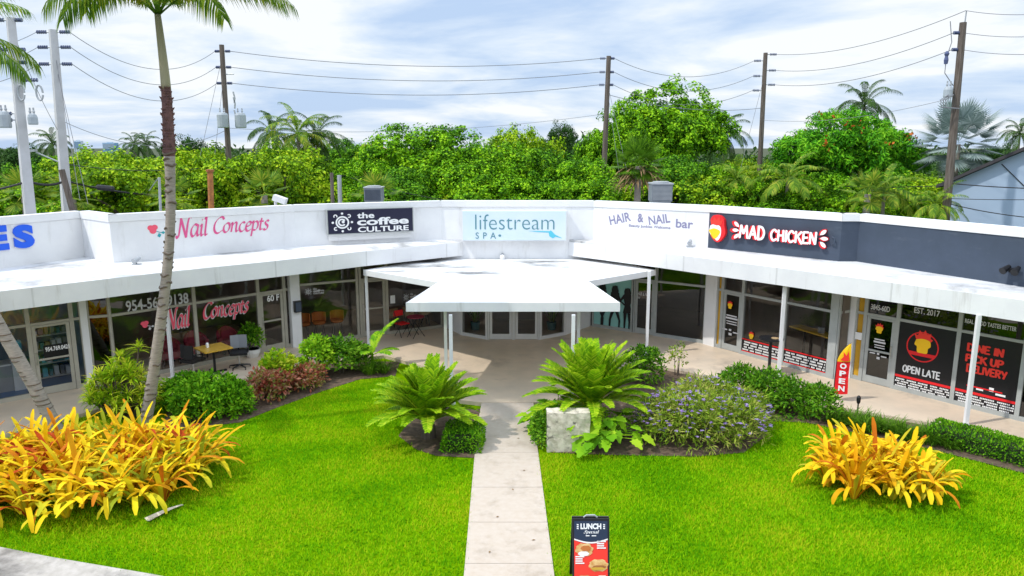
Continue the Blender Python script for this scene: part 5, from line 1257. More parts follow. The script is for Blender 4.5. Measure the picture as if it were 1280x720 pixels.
# philodendron: broad leaves on stalks
def philo(c, n_, R_, label, seed, aim=(0, 0)):
    r_ = np.random.default_rng(seed); t = thing('philodendron', c, label, 'plant'); Vs = []; st = MB()
    out = [(0, 0), (.10, .20), (.36, .22), (.30, .36), (.40, .48), (.28, .56), (.32, .70), (.18, .76), (.10, .92), (0, 1.0)]
    for i in range(n_):
        az = r_.uniform(0, 6.283); rr = R_ * math.sqrt(r_.random()); h_ = .25 + .55 * (1 - rr / R_) * r_.uniform(.6, 1.1) + .1 * r_.random()
        p = np.array([c.x + aim[0] * rr + rr * math.cos(az), c.y + aim[1] * rr + rr * math.sin(az), h_]); s = r_.uniform(.26, .46)
        hd = np.array([math.cos(az), math.sin(az), 0]); tilt = r_.uniform(-.7, .5) - .3 * rr / R_; d = hd * math.cos(tilt) + np.array([0, 0, 1]) * math.sin(tilt); sd = np.array([-math.sin(az), math.cos(az), 0]); nn = np.cross(d, -sd) * -1
        L_ = [p + d * (b * s) + sd * (a * s) + np.array([0, 0, 1]) * (-.25 * s * b * b + .12 * abs(a) * s) for a, b in out]; Rr = [p + d * (b * s) - sd * (a * s) + np.array([0, 0, 1]) * (-.25 * s * b * b + .12 * abs(a) * s) for a, b in out]
        mid_ = [p + d * (b * s) + np.array([0, 0, 1]) * (-.25 * s * b * b) for a, b in out]
        V = np.array(L_ + mid_ + Rr); m0 = len(out); T = []
        for j in range(m0 - 1): T += [[j, j + 1, m0 + j + 1], [j, m0 + j + 1, m0 + j], [m0 + j, m0 + j + 1, 2 * m0 + j + 1], [m0 + j, 2 * m0 + j + 1, 2 * m0 + j]]
        Vs.append((V, T)); st.tube([(c.x, c.y, .05), tuple((np.array([c.x, c.y, 0]) + p) / 2 + np.array([0, 0, h_ * .2])), tuple(p)], [.012, .010, .007], 4, caps=False)
    V, T = join(Vs); npobj('foliage', V, T, M['philo'], t); st.build('stalk', M['philo'], t)
philo(at(756, 552, 0), 75, .95, 'bright green broad leaved plant spilling right of the limestone block', 31)
philo(at(697, 535, 0), 60, .68, 'bright green broad leaved plant behind the limestone block beside the path', 32)
# purple flowering bush
lb = [lob(870, 553, .95, .75, .62, .42), lob(915, 550, .7, .65, .52, .36), lob(835, 548, .65, .6, .60, .42), lob(880, 528, .95, .7, .60, .40), lob(930, 532, .55, .55, .45, .32)]
t = shrub('flowering_bush', 'loose mounded bush with small purple flowers on the right lawn edge', lb, M['petunia'], .13, .024, 75, 8, .15, seed=9, inner=.4)
r_ = np.random.default_rng(91); fc = []
for (a, b, cz, rx, ry, rz) in lb:
    d = rand_dirs(110, r_); d[:, 2] = np.abs(d[:, 2]); fc.append(np.array([a, b, cz]) + d * np.array([rx, ry, rz]) * r_.uniform(1.02, 1.2, (110, 1)))
fc = np.concatenate(fc); k5 = np.repeat(fc, 5, 0); aa = np.tile(np.arange(5) * 1.2566, len(fc)) + np.repeat(r_.uniform(0, 6, len(fc)), 5)
d = np.stack([np.cos(aa), np.sin(aa), r_.normal(.25, .2, len(aa))], 1); V, T = leaf_cards(k5, d, np.tile([0, 0, 1.], (len(aa), 1)), .056, .046); npobj('flower', V, T, M['purple'], t)
# hedge shrubs along the right patio
for i, (px, py, rx, rz, lb_) in enumerate(((925, 500, .55, .50, 'low green shrub on patio edge nearest the purple flowering bush'), (958, 508, .52, .52, 'low green shrub on patio edge in front of the bar table'), (990, 517, .5, .48, 'low green shrub on patio edge between a white post and flag'), (1022, 523, .42, .38, 'low green shrub just left of the red feather flag foot'))):
    shrub('border_shrub', lb_, [lob(px, py, rx, .45, rz, .34)], M['shrubleaf'], .12, .042, 75, 9, .12, seed=40 + i)
shrub('leafy_shrub', 'dark green bush on the patio edge behind the right cycad', [lob(803, 478, .55, .45, .55, .42)], M['shrubleaf'], .09, .05, 75, 9, .1, seed=50)
shrub('leafy_shrub', 'thin sparse young shrub beside the patio right of cycad', [lob(846, 470, .22, .22, .40, .55)], M['petunia'], .10, .04, 40, 6, .12, seed=51)
def tuft(c, n_, L_, label, seed, group=None, m='liriope', name='grass_tuft', w=.016):
    r_ = np.random.default_rng(seed); a = r_.uniform(0, 6.283, n_); rad = .16 * np.sqrt(r_.random(n_)); b = np.column_stack([c.x + rad * np.cos(a), c.y + rad * np.sin(a), np.full(n_, .01)])
    V, T = ribbons(b, a + r_.normal(0, .5, n_), r_.uniform(.8, 1.45, n_), r_.uniform(.6, 1.1, n_) * L_, np.full(n_, w), r_.uniform(.6, 2.0, n_), seg=4); return tag(npobj(name, V, T, M[m], org=c), label, 'grass tuft', group)
tl = 'dark green grassy tuft in the border row between flag and clipped hedge'
proto = tuft(at(1045, 531, 0), 150, .48, tl, 60, 'grassy tufts along the right border')
for i in range(13):
    px = 1058 + i * 10.5; c = at(px + random.uniform(-3, 3), 533 + i * 2.2 + random.uniform(-5, 4), 0); k = random.uniform(.85, 1.2); place(proto, c, random.uniform(0, 6), k)
tuft(at(462, 468, 0), 160, .6, 'dark grassy tuft at the foot of the young palm', 61, name='grass_tuft'); tuft(at(480, 466, 0), 120, .5, 'dark grassy tuft right of the young palm near left cycad', 62)
tuft(at(893, 481, 0), 70, .4, 'small grassy tuft on patio edge left of the low green shrubs', 63)
# dracaena: stems with strap rosettes
c = at(158, 520, 0); t = thing('dracaena', c, 'tall yellow green striped leaf clump behind the palm trunk', 'shrub'); Vs = []; g = MB(); r_ = np.random.default_rng(71)
for i in range(84):
    a, rr = r_.uniform(0, 6.283), math.sqrt(r_.random()); x, y = c.x + rr * .85 * math.cos(a), c.y + .55 * rr * math.sin(a); h_ = (1.35 - .8 * rr ** 2) * r_.uniform(.25, 1.1) + .12
    if i == 0: x, y, h_ = c.x + .42, c.y + .1, 1.75
    g.tube([(c.x + (x - c.x) * .4, c.y + (y - c.y) * .4, 0), (x, y, h_)], .018, 5)
    n_ = 34; aa = r_.uniform(0, 6.283, n_); Vs.append(ribbons(np.tile([x, y, h_], (n_, 1)) - np.column_stack([np.zeros((n_, 2)), r_.uniform(0, .16, n_)]), aa, r_.uniform(-.1, 1.4, n_), r_.uniform(.2, .36, n_), np.full(n_, .03), r_.uniform(.5, 1.3, n_), seg=4))
V, T = join(Vs); npobj('foliage', V, T, M['drac'], t); g.build('stem', M['bark'], t)
# young palm
c = at(466, 462, 0); t = thing('young_palm', c, 'young bright green feather palm in left bed before the coffee shop door', 'palm'); r_ = np.random.default_rng(72)
g = MB(); g.tube([c, (c.x, c.y, .5)], [.05, .035], 8); g.build('stem', M['palmyoung'], t)
for az, el, L_ in ((.5, 1.25, 1.35), (1.5, 1.0, .95), (2.9, .75, .95), (3.7, .5, .9), (4.6, .7, .9), (5.6, .6, .85), (.1, .6, .8), (2.2, .6, .8)):
    V, T = frond((c.x, c.y, .42), az, el, L_, .9, 20, .30, .05, sag=.4, r=r_, seg=9); npobj('frond', V, T, M['palmyoung'], t)

# ================================================================== PALMS
def bigpalm(name, label, path, rads, fronds, L_, seed, crown=True, ring=.11, kinds=None):
    r_ = np.random.default_rng(seed); t = thing(name, Vector((path[0].x, path[0].y, 0)), label, 'palm tree')
    P = [Vector((path[0].x, path[0].y, -.02))] + path[1:]
    sm = []                                   # resample
    K = 10
    for i in range(len(P) - 1):
        p0, p1, p2, p3 = P[max(i - 1, 0)], P[i], P[i + 1], P[min(i + 2, len(P) - 1)]
        for j in range(K):
            u_ = j / K; sm.append((.5 * (2 * p1 + (p2 - p0) * u_ + (2 * p0 - 5 * p1 + 4 * p2 - p3) * u_ ** 2 + (3 * p1 - p0 - 3 * p2 + p3) * u_ ** 3), rads[i] * (1 - u_) + rads[i + 1] * u_))
    sm.append((P[-1], rads[-1]))
    return t, sm, r_
YP = 16.12
path = [atY(180, 541, YP), atY(190, 480, YP), atY(204, 380, YP), atY(212, 300, YP), atY(213, 232, YP), atY(211, 178, YP), atY(207, 104, YP), atY(197, 18, YP)]
rads = [.140, .124, .112, .100, .100, .118, .098, .062]
t, sm, r_ = bigpalm('feather_palm', 'tall slender feather palm with ringed grey trunk rising from the bromeliads', path, rads, None, 3, 81)
iR, iG = 40, 50      # red old-leaf-base zone starts at node 4, green crownshaft at node 5
# collect ring positions by height
zs_red0, zs_red1 = path[4].z - .1, path[6].z
def cut(a, b): return [(p, r) for p, r in sm if a - 1e-6 <= p.z <= b + 1e-6]
za, zb_ = atY(211, 190, YP).z, atY(209, 106, YP).z
lo = cut(-1, za); midp = [lo[-1]] + cut(za + .001, zb_); hi = [midp[-1]] + cut(zb_ + .001, 99)
g = MB(); g.tube([p for p, r in lo], [r for p, r in lo], 12); g.cur = 1
zc = .25
def trunk_at(z):
    for (p, r), (q, s) in zip(sm[:-1], sm[1:]):
        if p.z <= z <= q.z: k = (z - p.z) / (q.z - p.z + 1e-9); return p.lerp(q, k), r + (s - r) * k
    return sm[-1]
while zc < za:
    p, r = trunk_at(zc); a0 = r_.uniform(0, 6.28); n_ = 9; arc_ = r_.uniform(1.6, 4.2)
    pts = [(p.x + (r + .008) * math.cos(a0 + arc_ * i / n_), p.y + (r + .008) * math.sin(a0 + arc_ * i / n_), zc + .02 * math.sin(i)) for i in range(n_ + 1)]
    g.tube(pts, [.004] + [.014 + .01 * (zc / za)] * (n_ - 1) + [.004], 5); zc += r_.uniform(.10, .17)
g.build('trunk', [M['palmtrunk'], M['palmscar']], t, smooth=True)
g = MB(); g.tube([p for p, r in midp], [r * 1.0 for p, r in midp], 12)
zc = za
while zc < zb_ - .05:
    p, r = trunk_at(zc)
    for i in range(8):
        a = r_.uniform(0, 6.283); q = Vector((p.x + r * .8 * math.cos(a), p.y + r * .8 * math.sin(a), zc)); e = q + Vector((math.cos(a) * .06, math.sin(a) * .06, r_.uniform(.02, .06)))
        g.tube([q - Vector((0, 0, .05)), q, e], [.04, .035, .008], 5)
    zc += .11
g.build('old_leaf_bases', M['palmred'], t)
g = MB(); g.tube([p for p, r in hi], [r for p, r in hi], 12); g.build('crownshaft', M['crownshaft'], t, smooth=True)
ct = sm[-1][0]
for az, el, L_, dr in ((3.0, .80, 2.6, 2.0), (2.7, .95, 2.7, 2.1), (3.5, .85, 2.5, 2.1), (.1, .72, 2.9, 1.55), (-.35, .9, 2.8, 1.9), (.45, 1.0, 2.9, 1.9), (-.9, .85, 2.2, 1.7), (4.2, .85, 2.1, 1.7), (.2, .75, 3.1, 1.6), (-.15, 1.05, 3.2, 1.9), (1.3, .9, 2.6, 1.9), (1.9, 1.1, 2.7, 1.8), (.0, 1.3, 2.7, 1.3), (3.2, 1.35, 2.7, 1.3), (5.0, 1.2, 2.6, 1.6), (3.9, 1.1, 2.6, 1.8)):
    V, T = frond((ct.x, ct.y, ct.z - .05), az, el, L_, dr, 56, .66, .036, sag=1.25, vup=.1, r=r_, seg=16, start=.14, rw=.06, sweep=.75); npobj('frond', V, T, M['palmleaf'], t)
YQ = 15.9
path = [atY(76, 548, YQ), atY(40, 478, YQ), atY(-2, 405, YQ), atY(-45, 320, YQ), atY(-75, 220, YQ), atY(-92, 130, YQ), atY(-100, 62, YQ)]
t, sm, r_ = bigpalm('feather_palm', 'leaning feather palm whose trunk leaves the picture at left edge', path, [.15, .14, .13, .12, .115, .11, .07], None, 3, 82)
g = MB(); g.tube([p for p, r in sm], [r for p, r in sm], 12); g.cur = 1; zc = .2
while zc < path[5].z:
    p, r = trunk_at(zc); a0 = r_.uniform(0, 6.28); n_ = 9; arc_ = r_.uniform(2, 4.5)
    g.tube([(p.x + (r + .006) * math.cos(a0 + arc_ * i / n_), p.y + (r + .006) * math.sin(a0 + arc_ * i / n_), zc) for i in range(n_ + 1)], [.004] + [.014] * (n_ - 1) + [.004], 5); zc += r_.uniform(.09, .14)
g.build('trunk', [M['palmtrunk'], M['palmscar']], t, smooth=True); ct = sm[-1][0]
for az, el, L_, dr in ((.1, .95, 2.6, 1.5), (-.1, .35, 2.6, 1.5), (.9, .6, 2.5, 1.7), (-.9, .6, 2.5, 1.7), (2.2, .6, 2.5, 1.8), (3.1, .5, 2.5, 1.8), (4.0, .6, 2.5, 1.8), (.5, 1.2, 2.5, 1.4), (3.6, 1.2, 2.5, 1.4), (5.2, .9, 2.5, 1.7), (1.6, 1.0, 2.5, 1.7)):
    V, T = frond((ct.x, ct.y, ct.z), az, el, L_, dr, 56, .62, .036, sag=1.1, vup=.1, r=r_, seg=16, start=.14, rw=.06, sweep=.75); npobj('frond', V, T, M['palmleaf'], t)

# ================================================================== TREES BEHIND
def tree_proto(kind, seed, rx, rz, H_, m, L=.165, W=.115, dens=1.05, nleaf=84, cr=.52, nl=11, low=.0):
    r_ = np.random.default_rng(seed); t = thing(kind, (0, 0, 0), 'x', 'tree')
    lobes = [(0, 0, H_ - rz * 1.05, rx * .75, rx * .75, rz * .85)]
    for i in range(nl):
        a = i * 2.4 + r_.uniform(-.4, .4); rr = rx * r_.uniform(.45, .8); k = r_.uniform(.32, .55)
        lobes.append((rr * math.cos(a), rr * math.sin(a), H_ - rz * r_.uniform(.7, 1.75), rx * k, rx * k, rz * k * .8))
    if low:
        for i in range(7): a = i * .9 + r_.random(); lobes.append((rx * .7 * math.cos(a), rx * .7 * math.sin(a), low + r_.uniform(0, 1.0), rx * .45, rx * .45, low * .8 + .5))
    V, T = clump_crown(lobes, dens, nleaf, L, W, cr, r_, zmin=.3, puff=True); npobj('crown', V, T, m, t)
    g = MB(); h0 = max(.8, H_ - 2 * rz)
    g.tube([(0, 0, -.1), (.05, .03, h0 * .6), (0, .08, H_ - rz * 1.2)], [.26, .20, .12], 8)
    for (a, b, c_, *_r) in lobes[1:nl + 1]: g.tube([(0, .05, h0 * .75), (a * .5, b * .5, (h0 + c_) / 2 + .2), (a, b, c_)], [.11, .07, .03], 6)
    g.build('trunk', M['bark'], t); return t
protos = {
 'a': tree_proto('broadleaf_tree', 101, 3.4, 2.3, 7.6, M['leaf_a'], low=1.6),
 'b': tree_proto('broadleaf_tree', 102, 3.0, 2.5, 7.8, M['leaf_b'], low=1.5),
 'c': tree_proto('broadleaf_tree', 103, 3.2, 2.0, 6.4, M['leaf_c'], low=1.5),
 'd': tree_proto('broadleaf_tree', 104, 2.6, 2.6, 8.2, M['leaf_d']),
 'e': tree_proto('broadleaf_tree', 105, 4.2, 3.2, 10.8, M['leaf_a'], L=.19, W=.125, nl=15, low=2.0)}
Hh = {'a': 7.6, 'b': 7.8, 'c': 6.4, 'd': 8.2, 'e': 10.8}
used = set()
def tree(k, px, ytop, Y, label, group=None, wide=1.0):
    top = atY(px, ytop, Y); s = max(.3, top.z / Hh[k])
    rz_ = random.uniform(0, 6.28)
    if k not in used:
        used.add(k); o = protos[k]; o.location = (top.x, Y, 0); o.rotation_euler = (0, 0, rz_); o.scale = (s * wide, s * wide, s); o['label'] = label
        if group: o['group'] = group
        return o
    o = place(protos[k], (top.x, Y, 0), rz_, (s * wide, s * wide, s), label)
    if group: o['group'] = group
    return o
tree('e', 835, 95, 47, 'tallest broad green tree rising right of the middle wooden pole')
tree('e', 790, 125, 45, 'second tall green tree crown just right of the middle wooden pole', wide=.8)
tree('a', 515, 151, 42, 'rounded bright green tree behind the roof left of spa sign')
tree('b', 560, 153, 43, 'bushy mid green tree right behind the spa sign left end')
tree('d', 703, 148, 62, 'small dark tree standing farther back left of the middle wooden pole', wide=.55)
tree('c', 648, 155, 47, 'pale airy green tree top above the spa sign panel', wide=.7)
tree('a', 620, 174, 40, 'bushy tree directly above the spa sign lettering', wide=1.05)
tree('b', 680, 182, 39, 'bushy tree above the right end of spa sign')
tree('a', 730, 195, 38, 'bright bushy tree at the foot of middle wooden pole')
tree('b', 850, 190, 38, 'low bushy tree behind the pale grey condenser unit')
tree('a', 890, 200, 40, 'bright bushy tree right of the pale grey condenser unit', wide=.9)
tree('c', 930, 195, 44, 'yellow green bushy tree left of the second wooden pole from right', wide=.8)
tree('a', 445, 195, 39, 'bright bushy tree behind the small navy sign condenser')
tree('b', 500, 205, 37, 'low dense bush tree right of the small roof condenser')
tree('c', 350, 178, 37, 'yellow green bushy tree above the white floodlight')
tree('c', 300, 200, 36, 'yellow green low tree right of the orange vent pipe', wide=.9)
tree('c', 245, 180, 38, 'yellow green tree right of the tall palm trunk')
tree('c', 170, 190, 35, 'yellow green low tree between left concrete poles and palm trunk', wide=1.1)
tree('c', 125, 182, 42, 'yellow green tree right of the second concrete pole')
tree('b', 60, 192, 44, 'mid green tree between the two concrete poles')
tree('d', 20, 178, 60, 'dark green tree behind the first concrete pole')
tree('d', 230, 166, 65, 'dark tree far behind the palm trunk', wide=.8)
tree('b', 430, 170, 60, 'mid green tree farther back right of the coconut palms')
tree('c', 470, 185, 52, 'yellow green tree between coconut palms and rounded tree', wide=.8)
tree('a', 1000, 232, 40, 'low green tree under the feathery domed tree', wide=.8)
tree('c', 1110, 225, 38, 'yellow green low bush tree left of the blue house', wide=.8)
tree('c', 1155, 215, 44, 'yellow green bush tree under the silver palm', wide=.8)
tree('c', 955, 200, 50, 'yellow green bamboo like tree behind second pole from right', wide=.7)
tree('d', 1245, 178, 75, 'dark tree behind the blue house ridge')
gl = 'green bushy tree filling the dense belt right behind the white plaza'
for i, px in enumerate(range(-130, 1200, 58)):
    tree('abcab'[i % 5], px + random.uniform(-14, 14), 226 + random.uniform(-14, 12), 36.5 + random.uniform(0, 2.5), gl, 'bushy trees of the belt behind the plaza', wide=1.15)
tree('b', 1040, 228, 37.5, 'mid green low bush tree at the foot of the feathery domed tree', wide=.9)
tree('c', 1075, 238, 36, 'yellow green low bush tree before the feathery domed tree', wide=.8)
tree('a', 1150, 236, 36.5, 'bright low bush tree at the blue house corner', wide=.7)
tree('b', 985, 240, 36, 'mid green low bush tree right of the second wooden pole', wide=.8)
# feathery domed tree with orange flowers
c = atY(1060, 142, 42); t = thing('flame_tree', (c.x, 42, 0), 'broad domed feathery green tree dotted with orange flowers', 'tree'); r_ = np.random.default_rng(111); zt = c.z
lobes = [(c.x - 2.6, 40.5, zt - 2.2, 1.5, 1.5, .8), (c.x + 3.2, 42.5, zt - 2.6, 1.5, 1.4, .9), (c.x - .3, 40, zt - 2.2, 1.8, 1.5, .8), (c.x, 42, zt - 1.2, 2.4, 2.2, 1.1), (c.x - 2.0, 41.5, zt - 2.2, 1.9, 1.8, .9), (c.x + 1.9, 42, zt - 2.0, 1.9, 1.8, .9), (c.x - .6, 40.6, zt - 2.9, 2.0, 1.6, .9), (c.x + 1.1, 40.8, zt - 3.4, 1.6, 1.5, .8), (c.x - 2.6, 42, zt - 3.4, 1.4, 1.4, .8), (c.x + 2.8, 42.5, zt - 3.0, 1.4, 1.4, .8), (c.x - 1.5, 40.5, zt - 4.2, 1.6, 1.3, .7), (c.x + 2.4, 41, zt - 4.4, 1.4, 1.3, .8)]
V, T = clump_crown(lobes, 2.3, 62, .26, .075, .45, r_, inner=.12, puff=True); npobj('crown', V, T, M['poinc'], t)
fc = []
for (a, b, cz, rx, ry, rz) in lobes[:7]:
    d = rand_dirs(26, r_); d[:, 2] = np.abs(d[:, 2]); fc.append(np.array([a, b, cz]) + d * np.array([rx, ry, rz]) * 1.12)
fc = np.concatenate(fc); fc = fc[fc[:, 2] > zt - 1.7][::5]; fc = np.repeat(fc, 9, 0); fc = fc + r_.normal(0, .14, fc.shape); V, T = leaf_cards(fc, rand_dirs(len(fc), r_), rand_dirs(len(fc), r_), .2, .13); npobj('flower', V, T, M['poincflower'], t)
g = MB(); g.tube([(c.x, 42, 0), (c.x, 42, 2.5), (c.x, 42, zt - 1.5)], [.3, .24, .1], 8)
for (a, b, cz, *_r) in lobes[1:]: g.tube([(c.x, 42, 2.2), ((a + c.x) / 2, (b + 42) / 2, (cz + 2.5) / 2 + .4), (a, b, cz)], [.14, .09, .04], 6)
g.build('trunk', M['bark'], t)
# coconut palms
def coco_proto(seed, H_, nf, m, fl=2.6):
    r_ = np.random.default_rng(seed); t = thing('coconut_palm', (0, 0, 0), 'x', 'palm tree')
    g = MB(); g.tube([(.3, 0, 0), (.15, 0, H_ * .5), (0, 0, H_)], [.16, .12, .10], 8); g.build('trunk', M['palmtrunk'], t); Vs = []
    for i in range(nf):
        k = (i + .5) / nf; Vs.append(frond((0, 0, H_), i * 2.4, 1.3 - 1.7 * k + r_.normal(0, .1), fl * r_.uniform(.85, 1.1), 1.3 + .4 * r_.random(), 34, .62, .045, sag=.9, r=r_, seg=9, rw=.06))
    V, T = join(Vs); npobj('crown', V, T, m, t); return t
co = [coco_proto(121, 6.6, 22, M['palmleafdark']), coco_proto(122, 6.6, 20, M['palmleaf'])]
first = [True, True]
def coco(k, px, ycrown, Y, label, fsc=1.0):
    p = atY(px, ycrown, Y); s = p.z / 6.6
    if first[k]: first[k] = False; o = co[k]; o.location = (p.x, Y, 0); o['label'] = label
    else: o = place(co[k], (p.x, Y, 0), random.uniform(0, 6), 1, label)
    o.scale = (s * fsc, s * fsc, s)
coco(0, 340, 168, 52, 'left and smaller of the dark coconut palms right of the transformer pole', .75)
coco(1, 372, 168, 46, 'middle one of the three coconut palms right of transformer pole', .9)
coco(0, 396, 172, 48, 'right one of the three coconut palms right of transformer pole', .85)
coco(0, 1080, 134, 60, 'coconut palm rising behind the feathery domed tree', .72)
coco(0, 65, 180, 70, 'coconut palm far behind between the two concrete poles', .8)
coco(0, 168, 182, 85, 'small far coconut palm left of the tall palm trunk', .8)
coco(0, 182, 180, 88, 'small far coconut palm nearest the tall palm trunk', .8)
coco(0, 905, 168, 55, 'dark palm at the right side of the tallest tree', .8)
coco(0, 1275, 168, 80, 'dark palm at the right picture edge above blue house', .8)
# fan palms
def fanpalm(px, yc_, Y, label, m, Rf, nf, name='fan_palm', skirt=False, seed=5, len_=1.5):
    r_ = np.random.default_rng(seed); c = atY(px, yc_, Y); t = thing(name, (c.x, Y, 0), label, 'palm tree'); Vs = []
    g = MB(); g.tube([(c.x, Y, 0), (c.x, Y, c.z - .1)], [.2, .13], 9); g.build('trunk', M['palmtrunk'], t)
    for i in range(nf):
        k = (i + .5) / nf; el = 1.4 - 2.2 * k; az = i * 2.4; d = np.array([math.cos(az) * math.cos(el), math.sin(az) * math.cos(el), math.sin(el)]); hub = np.array([c.x, Y, c.z]) + d * len_ * r_.uniform(.75, 1.05)
        sd = np.array([-math.sin(az), math.cos(az), 0]); n_ = 26; aa = np.linspace(-2.0, 2.0, n_); dd = unit(d * np.cos(aa)[:, None] + sd * np.sin(aa)[:, None] + np.array([0, 0, -.22]) * np.abs(np.sin(aa))[:, None])
        nn = np.tile(np.cross(sd, d), (n_, 1)); Vs.append(leaf_cards(np.tile(hub, (n_, 1)), dd, nn, Rf * (1 - .12 * np.abs(aa)), .085 * Rf))
        Vs.append(leaf_cards(np.array([[c.x, Y, c.z]]), d[None] * 1.0, nn[:1], len_, .06))
    V, T = join(Vs); npobj('crown', V, T, m, t)
    if skirt:
        n_ = 150; a = r_.uniform(0, 6.283, n_); b = np.column_stack([c.x + .25 * np.cos(a), Y + .25 * np.sin(a), c.z - r_.uniform(.1, .9, n_)]); V, T = ribbons(b, a, r_.uniform(-.4, .3, n_), r_.uniform(.7, 1.3, n_), np.full(n_, .07), r_.uniform(.9, 1.3, n_), seg=4); npobj('dead_skirt', V, T, M['thatch'], t)
fanpalm(1198, 178, 40, 'silvery blue fan palm behind the right wooden pole', M['silver'], 1.05, 46, 'silver_fan_palm', seed=6, len_=1.6)
fanpalm(798, 205, 33, 'fan palm with brown dead skirt left of the pale condenser', M['liriope'], .75, 26, skirt=True, seed=7, len_=.75)
for i, (px, y, Y, lb_) in enumerate(((30, 240, 31, 'low fan palm behind the first concrete pole'), (90, 245, 30, 'low fan palm between the two concrete poles, by the stub pole'), (330, 240, 31, 'low fan palm behind the roof below the coconut palms'), (215, 245, 30, 'low fan palm behind the roof at the tall palm trunk'), (470, 245, 31, 'low fan palm behind the small dark condenser'), (1085, 240, 32, 'low fan palm before the bushes left of the blue house'))):
    fanpalm(px, y, Y, lb_, M['palmleaf'], .62, 16, seed=20 + i, len_=.7)
for i, (px, y, Y, lb_) in enumerate(((985, 225, 36, 'arching palm with long fronds right of second wooden pole'), (1105, 240, 33, 'bright arching palm left of the blue house'), (1170, 258, 31, 'small palm before the blue house corner beside wooden pole'), (920, 225, 38, 'arching pale palm between tall tree and second pole'))):
    coco(1, px, y, Y, lb_, 1.15 if i < 2 else .9)
# far tree belt on the horizon and the far skyline
nb = 5200; X = rng.uniform(-190, 190, nb); Yb = rng.uniform(95, 150, nb); Hb = 4.2 + 1.6 * np.sin(X * .11) + 1.3 * np.sin(X * .037 + 1) + rng.normal(0, .5, nb)
cs = np.column_stack([X, Yb, np.clip(Hb * rng.random(nb) ** .35, .3, None)]); bs = np.repeat(cs, 14, 0); d = rand_dirs(len(bs)); bs = bs + d * rng.uniform(.2, 1.5, (len(bs), 1)) * np.array([1, 1, .7])
V, T = leaf_cards(bs, unit(d + rand_dirs(len(bs)) * .5), unit(d + np.array([0, 0, .8])), .8, .55); o = npobj('far_wood', V, T, M['leaf_far']); tag(o, kind='stuff')
def tower(px, y0, y1, wpx, Y, label, m):
    a, b = atY(px, y1, Y), atY(px, y0, Y); w = wpx * Y / F; t = thing('far_tower', (a.x, Y, 0), label, 'building')
    g = MB(); g.box(a.x - w / 2, a.x + w / 2, Y, Y + w * .6, -1, b.z); g.build('wall', M[m], t)
    g = MB(); nfl = 6
    for i in range(nfl): z = b.z * (.45 + .52 * i / nfl); g.box(a.x - w * .48, a.x + w * .48, Y - .4, Y - .05, z, z + b.z * .04)
    g.build('window_band', M['farwhite'] if m != 'farwhite' else M['farblue'], t)
    g = MB(); g.box(a.x - w * .2, a.x + w * .2, Y + w * .1, Y + w * .4, b.z, b.z * 1.02 + .6); g.build('roof_house', M['farwhite'], t)
tower(136, 178.5, 184, 15, 700, 'pale blue hazed tower on the horizon left of the tall palm', 'farblue'); tower(97, 176, 184, 9, 700, 'small white tower on the horizon beside second concrete pole', 'farwhite')
def house(P0, gd, width, depth, ze, zr, label, wall, roof, name='house'):
    """gable house: P0 near eave corner, gd = direction of the gable wall"""
    g1 = Vector((gd[0], gd[1], 0)).normalized(); d1 = Vector((-g1.y, g1.x, 0)); P0 = Vector((P0[0], P0[1], 0)); Z = Vector((0, 0, 1))
    t = thing(name, P0 + g1 * width / 2, label, 'house'); g = MB(); base = []
    for o in (Vector(), d1 * depth): base += [P0 + o, P0 + g1 * width + o, P0 + g1 * width + o + Z * ze, P0 + g1 * width / 2 + o + Z * zr, P0 + o + Z * ze]
    g.add(base, [(0, 1, 2, 3, 4), (9, 8, 7, 6, 5), (1, 6, 7, 2), (5, 0, 4, 9)]); g.build('wall', wall, t)
    g = MB(); ov = .45; sl_ = (zr - ze) / (width / 2)
    for a0, a1 in ((-ov, width / 2), (width + ov, width / 2)):
        P = [P0 + g1 * a0 - d1 * .35 + Z * (ze - ov * sl_), P0 + g1 * a1 - d1 * .35 + Z * zr, P0 + g1 * a1 + d1 * (depth + .35) + Z * zr, P0 + g1 * a0 + d1 * (depth + .35) + Z * (ze - ov * sl_)]
        g.add([p + Z * .02 for p in P] + [p + Z * .17 for p in P], [(0, 1, 2, 3), (7, 6, 5, 4), (0, 4, 5, 1), (3, 2, 6, 7), (0, 3, 7, 4)])
    g.build('roof', roof, t); return t
e0 = atY(1187, 229, 34); gd = Vector((.72, -.69, 0)).normalized(); hp = Plane(e0, e0 + gd); e1 = hp.hit(1280, 189); run = hp.t(e1); wdt = 9.6
hs = house(e0, gd, wdt, 9, e0.z, e0.z + (e1.z - e0.z) / run * wdt / 2, 'pale blue gabled house at right edge with dark roof edge', M['bluehouse'], M['houseroof'])
g = MB(); g.tube([hp.hit(1252, 205, .03), hp.hit(1290, 242, .03)], .02, 5); g.build('wall_cable', M['cable'], hs)
c = atY(455, 192, 70); house((c.x - 2.2, 70), (1, 0), 4.4, 8, c.z - .6, c.z + .7, 'small far house with terracotta roof among trees', M['white'], M['terracotta'])

